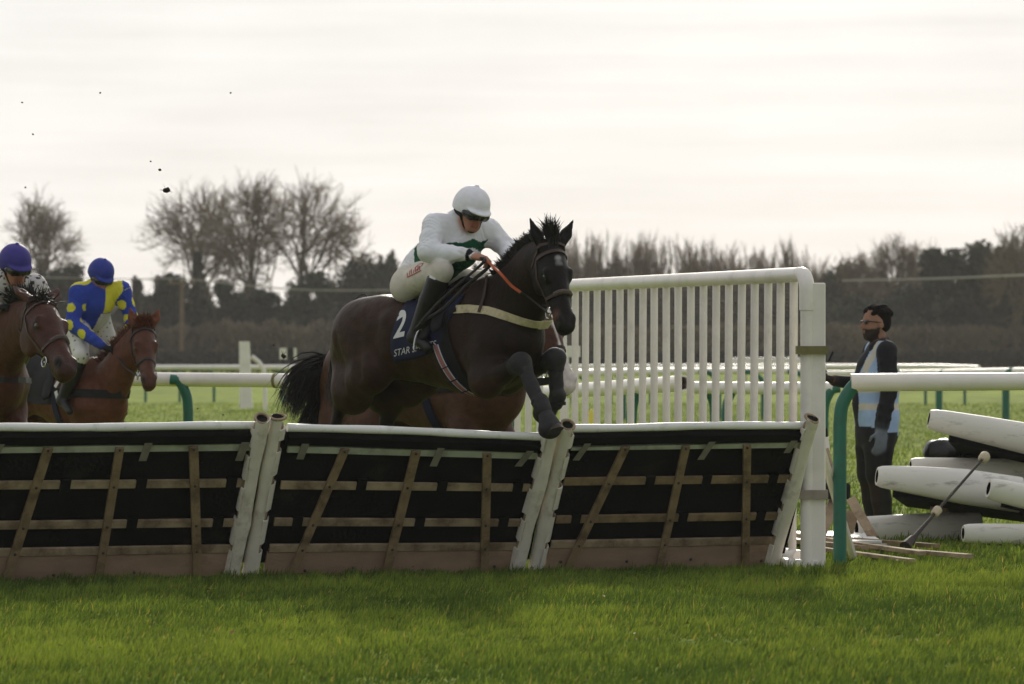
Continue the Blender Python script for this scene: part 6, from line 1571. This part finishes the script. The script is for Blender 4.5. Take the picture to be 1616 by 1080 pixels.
def horse_b():
    d = 41.5; fr = Frame(((104 - 808) / FPX * d, d, -.12), 50, -1); fr.sc = .92; J = fr.J; P = dict(torso=TORSO, **{k: [q + A(0, 0, .15) for q in v] for k, v in stand_legs(.2).items()})
    P['poll'] = J(226, 520, -.06); P['muzzle'] = J(236, 604, -.22); P['headleft'] = A(.42, .90, 0); P['headfront'] = A(.8, -.45, .5)
    P['neck'] = [(A(.46, 0, 1.26), .31, .17), (A(.68, -.01, 1.37), .23, .13), (P['poll'] * .5 + A(.68, -.02, 1.37) * .5, .165, .10), (P['poll'] + A(-.05, .02, -.04), .11, .08)]
    P['ears'] = (A(-.15, -.20, .9), A(.25, .30, .9)); P['earlen'] = .85
    ch = s2l((92, 52, 36)); pal = {0: ch, 1: s2l((82, 46, 32)), 2: s2l((70, 46, 40)), 3: s2l((110, 62, 42)), 4: s2l((96, 56, 38)), 5: ch}
    V, F, C, b = horse_body(fr, P, .014, pal)
    root = empty('horse', (fr.O[0], fr.O[1], 0), 'chestnut horse with pricked ears carrying the jockey in blue and yellow', 'horse')
    mesh_obj('body', V, F, M_coat, root, True, colattr=C); bvh = bvh_of(V, F); hooves(fr, P, root, M_hoof); eyes(fr, P, root); br, bit, hl = bridle(fr, P, root, bvh, M_leather, .37)
    mane_along(root, M_hair_ch, fr, P, 420, .10, (0, .1, .15), spread=.4, rad=.008, t0=.3); saddle_set(fr, bvh, root, M_black); breast_strap(fr, bvh, root, M_black, 1.30, .07); quick_tail(root, M_hair_ch, fr.w(A(-.88, 0, 1.46)), A(-.5, .6, .2), A(0, .2, -.9), 120, .7)
    n = 110; H = P['H']; hair('forelock', M_hair_ch, root, [fr.w(H(rng.uniform(-.04, .05), .06, rng.normal(0, .035))) for _ in range(n)], [(A(0, 0, .9) + rng.normal(0, .35, 3)) @ fr.M for _ in range(n)], rng.uniform(.06, .12, n), np.full(n, .008), rng.normal(0, .25, (n, 3)), 4)
    for pl in ([(90, 612), (97, 600)], [(91, 618), (94, 630)]):
        p, nn = cast_px(bvh, subdiv(pl, 4), .022)
        if len(p) > 1: MB().ribbon(p, nn, .035, .002).build('cloth_number', M_white_print, root)
    blue = s2l((44, 66, 158)); yel = s2l((214, 206, 60))
    pal = pal_jockey(blue, s2l((212, 208, 202)), s2l((22, 20, 20))); pal['glove'] = s2l((22, 20, 20))
    K = J
    over = dict(head=K(159, 436, 0), neck=K(154, 453, .0), chest=K(150, 474, 0), sh_r=K(124, 462, -.18), sh_l=K(191, 459, .18), el_r=K(115, 512, -.27), el_l=K(207, 503, .26), wr_r=K(160, 545, -.17), wr_l=K(204, 537, .10), ha_r=K(178, 553, -.11), ha_l=K(202, 551, .06),
                pelvis=K(140, 503, 0), hip_r=K(122, 514, -.12), hip_l=K(158, 508, .12), kn_r=K(128, 562, -.25), kn_l=K(176, 556, .22), an_r=K(98, 632, -.32), an_l=K(180, 640, .33), to_r=K(110, 650, -.34), to_l=K(196, 652, .34))
    def paint(V, C, W, J):
        C = C.copy(); arm_r = (W['arm_r'] > W['torso']) & (W['arm_r'] > W['leg']); arm_l = (W['arm_l'] > W['torso']) & (W['arm_l'] > W['leg']); tor = (W['torso'] > W['arm_r']) & (W['torso'] > W['arm_l']) & (W['torso'] > W['leg']) & (W['torso'] > W['skin'] + W['neck'])
        d = unit(J['neck'] - J['pelvis']); t = ((V - J['pelvis']) @ d) / np.linalg.norm(J['neck'] - J['pelvis'])
        front = (V - J['pelvis'])[:, 0] * d[2] - (V - J['pelvis'])[:, 2] * d[0]
        back = front < .03; brc = np.array(s2l((206, 203, 200)))
        C[tor & (t < .42)] = brc; C[(tor | arm_r) & (np.linalg.norm(V - fr.J(127, 447, -.12), axis=1) < .135) & (V[:, 2] > J['sh_r'][2] - .03)] = yel; C[tor & ~back & (V[:, 1] > .0) & (t > .45)] = yel; C[tor & ~back & (V[:, 1] < -.02)] = blue
        for k, m_ in (('r', arm_r), ('l', arm_l)):
            C[m_ & (np.linalg.norm(V - J['sh_' + k], axis=1) < .085) & (V[:, 2] > J['sh_' + k][2] - .02)] = yel
            for a, b2, ts in ((J['sh_' + k], J['el_' + k], (.45, .98)), (J['el_' + k], J['wr_' + k], (.42,))):
                for i, tt in enumerate(ts):
                    c = a + (b2 - a) * tt
                    for o in (A(.3, -.9, -.2), A(.6, .9, .1)):
                        C[m_ & (np.linalg.norm(V - (c + unit(o) * .06), axis=1) < .047)] = yel
        leg = (W['leg'] + W['shin']) > (W['torso'] + W['arm_r'] + W['arm_l'] + W['glove']); nz = np.sin(V[:, 0] * 91) * np.sin(V[:, 1] * 87) * np.sin(V[:, 2] * 79); C[leg & (nz > .68)] = s2l((92, 82, 76)); return C
    Jt, rt, body, Q = rider(fr, None, 'jockey in blue silks with yellow shoulders and spots', pal, paint, s2l((42, 56, 140)), A(.86, -.20, -.46), A(.45, -.02, .88), over=over)
    for k, sg in (('r', -1), ('l', 1)): a = fr.w(Jt['ha_' + k]); e = bit + hl * sg * .085; rein([a, (a + e) / 2 + A(0, 0, -.03), e], M_leather, root, 'rein', .022)
horse_b()
# ---------------------------------------------------------------- the fence attendant
def attendant():
    d = 38.6; fr = Frame(((1384 - 808) / FPX * d, d, 0), 168, 0)      # facing left, turned a little to the camera; his left side (+y) is nearest
    root = empty('person', (fr.O[0], fr.O[1], 0), 'bearded man in pale blue bib and sunglasses standing beyond the rail', 'person')
    b = Body(.009); L_ = A(0, 1, 0)
    navy = s2l((30, 31, 40)); bibc = s2l((156, 180, 212)); refl = s2l((196, 190, 176)); trou = s2l((26, 26, 28)); well = s2l((38, 40, 34)); glove = s2l((112, 120, 130)); skin = s2l((150, 112, 94)); beard = s2l((44, 33, 28))
    b.cone((.0, 0, .92), (-.01, 0, 1.20), .160, .165, .05, L_, 1.12, 1.12, 'torso'); b.cone((-.01, 0, 1.20), (-.03, 0, 1.40), .165, .11, .05, L_, 1.12, 1.25, 'torso'); b.cone((.04, 0, 1.02), (.03, 0, 1.3), .15, .12, .06, L_, 1.1, 1.15, 'torso')
    b.cone((0, 0, .78), (0, 0, .92), .165, .160, .04, L_, 1.1, 1.12, 'hem')
    b.cone((-.03, -.18, 1.43), (-.03, .18, 1.43), .07, .07, .06, tag='torso')
    sh, el, wr, ha = A(-.02, .21, 1.41), A(-.02, .265, 1.12), A(.03, .25, .85), A(.05, .26, .78)
    b.chain([sh, (sh + el) / 2, el], [.076, .068, .060], .04, tag='arm'); b.chain([el, (el + wr) / 2, wr], [.064, .058, .048], .02, tag='arm')
    for t in (.25, .6, .9): q = sh + (el - sh) * t; b.cone(q + A(.05, .03, 0), q + A(-.05, .04, .03), .014, .01, .03, tag='arm')
    for t in (.15, .5, .8): q = el + (wr - el) * t; b.cone(q + A(.04, .03, .02), q + A(-.045, .03, -.01), .012, .01, .03, tag='arm')
    b.cone(wr, wr + A(.01, 0, -.05), .036, .034, .01, tag='glove'); hand_sdf(b, wr + A(.01, 0, -.04), A(.08, 0, -1), A(.15, -.9, -.1), A(1, .2, 0), 'glove', 1.12, .35)
    # right arm bent forward, bare hand holding a small radio
    s2, e2, w2, h2 = A(-.03, -.22, 1.42), A(.06, -.26, 1.16), A(.31, -.12, 1.19), A(.40, -.08, 1.215)
    b.chain([s2, e2], [.078, .062], .04, tag='arm'); b.chain([e2, w2], [.060, .044], .02, tag='arm'); b.cone(w2, w2 + (h2 - w2) * .5, .028, .028, .01, tag='skin'); hand_sdf(b, w2 + (h2 - w2) * .25, h2 - w2, A(0, .6, .8), A(.2, .6, .8), 'skin', 1.05, 1.2)
    for sd in (-1, 1):
        b.chain([A(0, sd * .10, .90), A(.02, sd * .115, .66), A(.025, sd * .12, .47)], [.135, .115, .098], .05, tag='leg'); b.chain([A(.025, sd * .12, .47), A(.0, sd * .125, .26), A(-.02, sd * .125, .08)], [.085, .080, .066], .03, tag='well'); b.cone((-.05, sd * .125, .055), (.14, sd * .14, .045), .055, .045, .03, L_, .9, .95, 'well')
        for q in (.72, .6, .5): b.cone((.09, sd * .12, q), (.0, sd * .205, q - .03), .012, .012, .03, tag='leg')
    hf = unit(A(.97, .14, .03)); hl = unit(np.cross(A(0, 0, 1), hf)); hu = np.cross(hf, hl); hc = A(.015, 0, 1.635)
    b.cone((-.025, 0, 1.42), hc + A(-.02, 0, -.07), .066, .060, .03, tag='skin'); b.chain([A(-.03, -.05, 1.475), A(-.06, 0, 1.50), A(-.03, .05, 1.475), A(.06, .06, 1.45)], [.04, .04, .04, .026], .02, tag='collar')
    Q = head_sdf(b, hc, hf, hl, hu, 'skin', 1.06, beard='beard')
    V, F = b.mesh(); V = relax(V, F, 1, .4); W = b.tags(V, .006)
    pal = dict(torso=navy, hem=navy, arm=s2l((24, 25, 30)), glove=glove, leg=trou, well=well, skin=skin, beard=beard, lip=s2l((132, 82, 72)), collar=navy)
    C = blend_cols(W, pal)
    # beard shadow on the jaw
    rel = V - hc; ff, uu, ll = rel @ hf, rel @ hu, rel @ hl; face = (W['skin'] + W['beard'] + W['lip']) > (W['torso'] + W['collar'] + W['arm'])
    C[face & (uu < -.050 - .03 * np.clip(.05 - ff, -1, 0) * 0 + .018 * np.clip((.06 - ff) / .06, 0, 1)) & (ff > -.005) & ~((np.abs(ll) < .024) & (uu > -.085) & (uu < -.055) & (ff > .07))] = beard
    z = V[:, 2]; tor = (W['torso'] + W['hem'] + np.where(z > .79, W['leg'], 0)) > (W['arm'] + W['collar'] + W['skin'] + W['glove'] + np.where(z > .79, 0, W['leg']))
    bib = tor & (z > .80 + .04 * np.sin(V[:, 0] * 9)) & (z < 1.50) & ~((V[:, 0] > .03 + (1.48 - z) * .10) & (np.abs(V[:, 1]) < .07 + .02 * np.sin(z * 20))) & ~((np.abs(V[:, 1]) > .175) & (z > 1.30))
    C[bib] = bibc
    C[bib & (((z > .965) & (z < 1.015)) | ((z > 1.10) & (z < 1.15)))] = refl; C[bib & (z > 1.2) & (np.abs(np.abs(V[:, 1]) - .115) < .025)] = refl
    body = mesh_obj('body', fr.w(V), F, M_person, root, True, colattr=C)
    hb = Body(.007); hb.ell(Q(-.022, 0, .050), (.100, .083, .076), (hf, hl, hu), .01); hb.ell(Q(-.05, 0, .0), (.075, .084, .075), (hf, hl, hu), .03)
    for k in range(60):
        a = rng.uniform(0, 6.28); t = rng.uniform(.15, 1.0); q = Q(-.02 + .10 * math.cos(a) * math.sqrt(1 - t * t * .8), .082 * math.sin(a) * math.sqrt(1 - t * t * .8), .055 + .075 * t); hb.ell(q, (.018, .018, .016), None, .012)
    hb.ell(Q(.105, 0, .025), (.055, .075, .062), (hf, hl, hu), .012, 0, True); hb.ell(Q(.03, .10, -.02), (.045, .03, .045), (hf, hl, hu), .012, 0, True)
    V2, F2 = hb.mesh(); mesh_obj('hair', fr.w(V2), F2, mat('dark hair', s2l((24, 19, 17)), rough=.85, var=.3, vscale=60, bump=.5, bscale=220, spec=.15), root, True)
    g = MB()
    for sd in (-1, 1): g.ball(fr.w(Q(.092, sd * .036, .006)), (.009, .030, .017), 12, 8, (hf @ fr.M, hl @ fr.M, hu @ fr.M)); g.tube([fr.w(Q(.085, sd * .066, .012)), fr.w(Q(-.01, sd * .088, .006))], .004, 6)
    g.tube([fr.w(Q(.1, -.014, .014)), fr.w(Q(.1, .014, .014))], .004, 6); g.build('sunglasses', mat('sunglass lens', s2l((14, 13, 13)), rough=.35, var=.05), root, True)
    rd = empty('radio', fr.w(h2), 'small black handset held by the man beyond the rail', 'radio'); c = fr.w(h2 + A(.03, .02, .07))
    MB().box(c, (.05, .05, .15), (A(.6, .2, .5), A(0, 1, 0), A(.75, 0, .65)), .012).build('handset', M_black, rd); MB().tube([c + A(.05, 0, .05), c + A(.09, 0, .13)], .008, 6).build('aerial', M_black, rd, True)
attendant()

# ---------------------------------------------------------------- clods of turf in the air
M_soil = mat('soil', s2l((44, 36, 26)), rough=.95, var=.3, vscale=90, bump=.6, bscale=120)
M_blade = mat('torn grass', s2l((120, 120, 60)), rough=.7, var=.2)
def clod(u, v, d, r, label, blades=0):
    c = px(u, v, d); root = empty('turf_clod', c, label, 'clod', 'clods of turf kicked into the air'); b = Body(max(.003, r / 5))
    b.ell(c, (r, r * .8, r * .75), None, r * .4)
    for _ in range(6): q = unit(rng.normal(0, 1, 3)); b.ell(c + q * r * .8, (r * .5, r * .45, r * .4), None, r * .3)
    V, F = b.mesh(); mesh_obj('soil', V, F, M_soil, root, True)
    for k in range(blades):
        q = unit(rng.normal(0, 1, 3) + A(-.6, 0, .8)); w = unit(np.cross(q, rng.normal(0, 1, 3))) * .0035; e = c + q * r * rng.uniform(2.2, 3.6)
        MB().add([c - w, c + w, e + w * .2, e - w * .2, c - w + A(0, .002, 0), c + w + A(0, .002, 0)], [(0, 1, 2, 3), (4, 3, 2, 5), (0, 4, 5, 1)]).build('grass_blade', M_blade, root)
clod(263, 301, 32, .020, 'largest turf clod with grass roots flying at upper left', 7)
clod(252, 268, 32, .010, 'small dark clod just above the largest clod')
for i, (u, v, w) in enumerate(((238, 255, 'tiny clod left of and above the largest clod'), (158, 147, 'tiny clod high in the sky at left'), (364, 147, 'tiny clod high in the sky above the bare trees'), (35, 162, 'tiny clod high near the left edge'), (52, 212, 'tiny clod in the sky above the purple cap'), (40, 296, 'tiny clod just over the bare tree at far left'), (432, 545, 'tiny clod over the black tail'), (352, 655, 'tiny clod over the turf left of the hurdle joint'), (312, 645, 'tiny clod low over the turf behind the left panel'))):
    clod(u, v, 32.5 + .1 * i, .0065, w)
clod(447, 562, 33.2, .016, 'grassy clod flying beside the black tail', 9)
house(); poles()
# haze: one closed box of thin air round the camera and everything in it
def haze():
    m = bpy.data.materials.new('haze air'); m.use_nodes = True; nt = m.node_tree; nt.nodes.clear()
    o = nt.nodes.new('ShaderNodeOutputMaterial'); v = nt.nodes.new('ShaderNodeVolumePrincipled')
    v.inputs['Color'].default_value = (.97, .96, .93, 1); v.inputs['Density'].default_value = 0.00021; v.inputs['Anisotropy'].default_value = 0.3
    nt.links.new(v.outputs[0], o.inputs['Volume'])
    ob = MB().box((0, 325, 8.0), (820, 790, 18)).build('haze', m, None); tag(ob, 'thin pale haze over the racecourse', 'haze', kind='stuff')
haze()
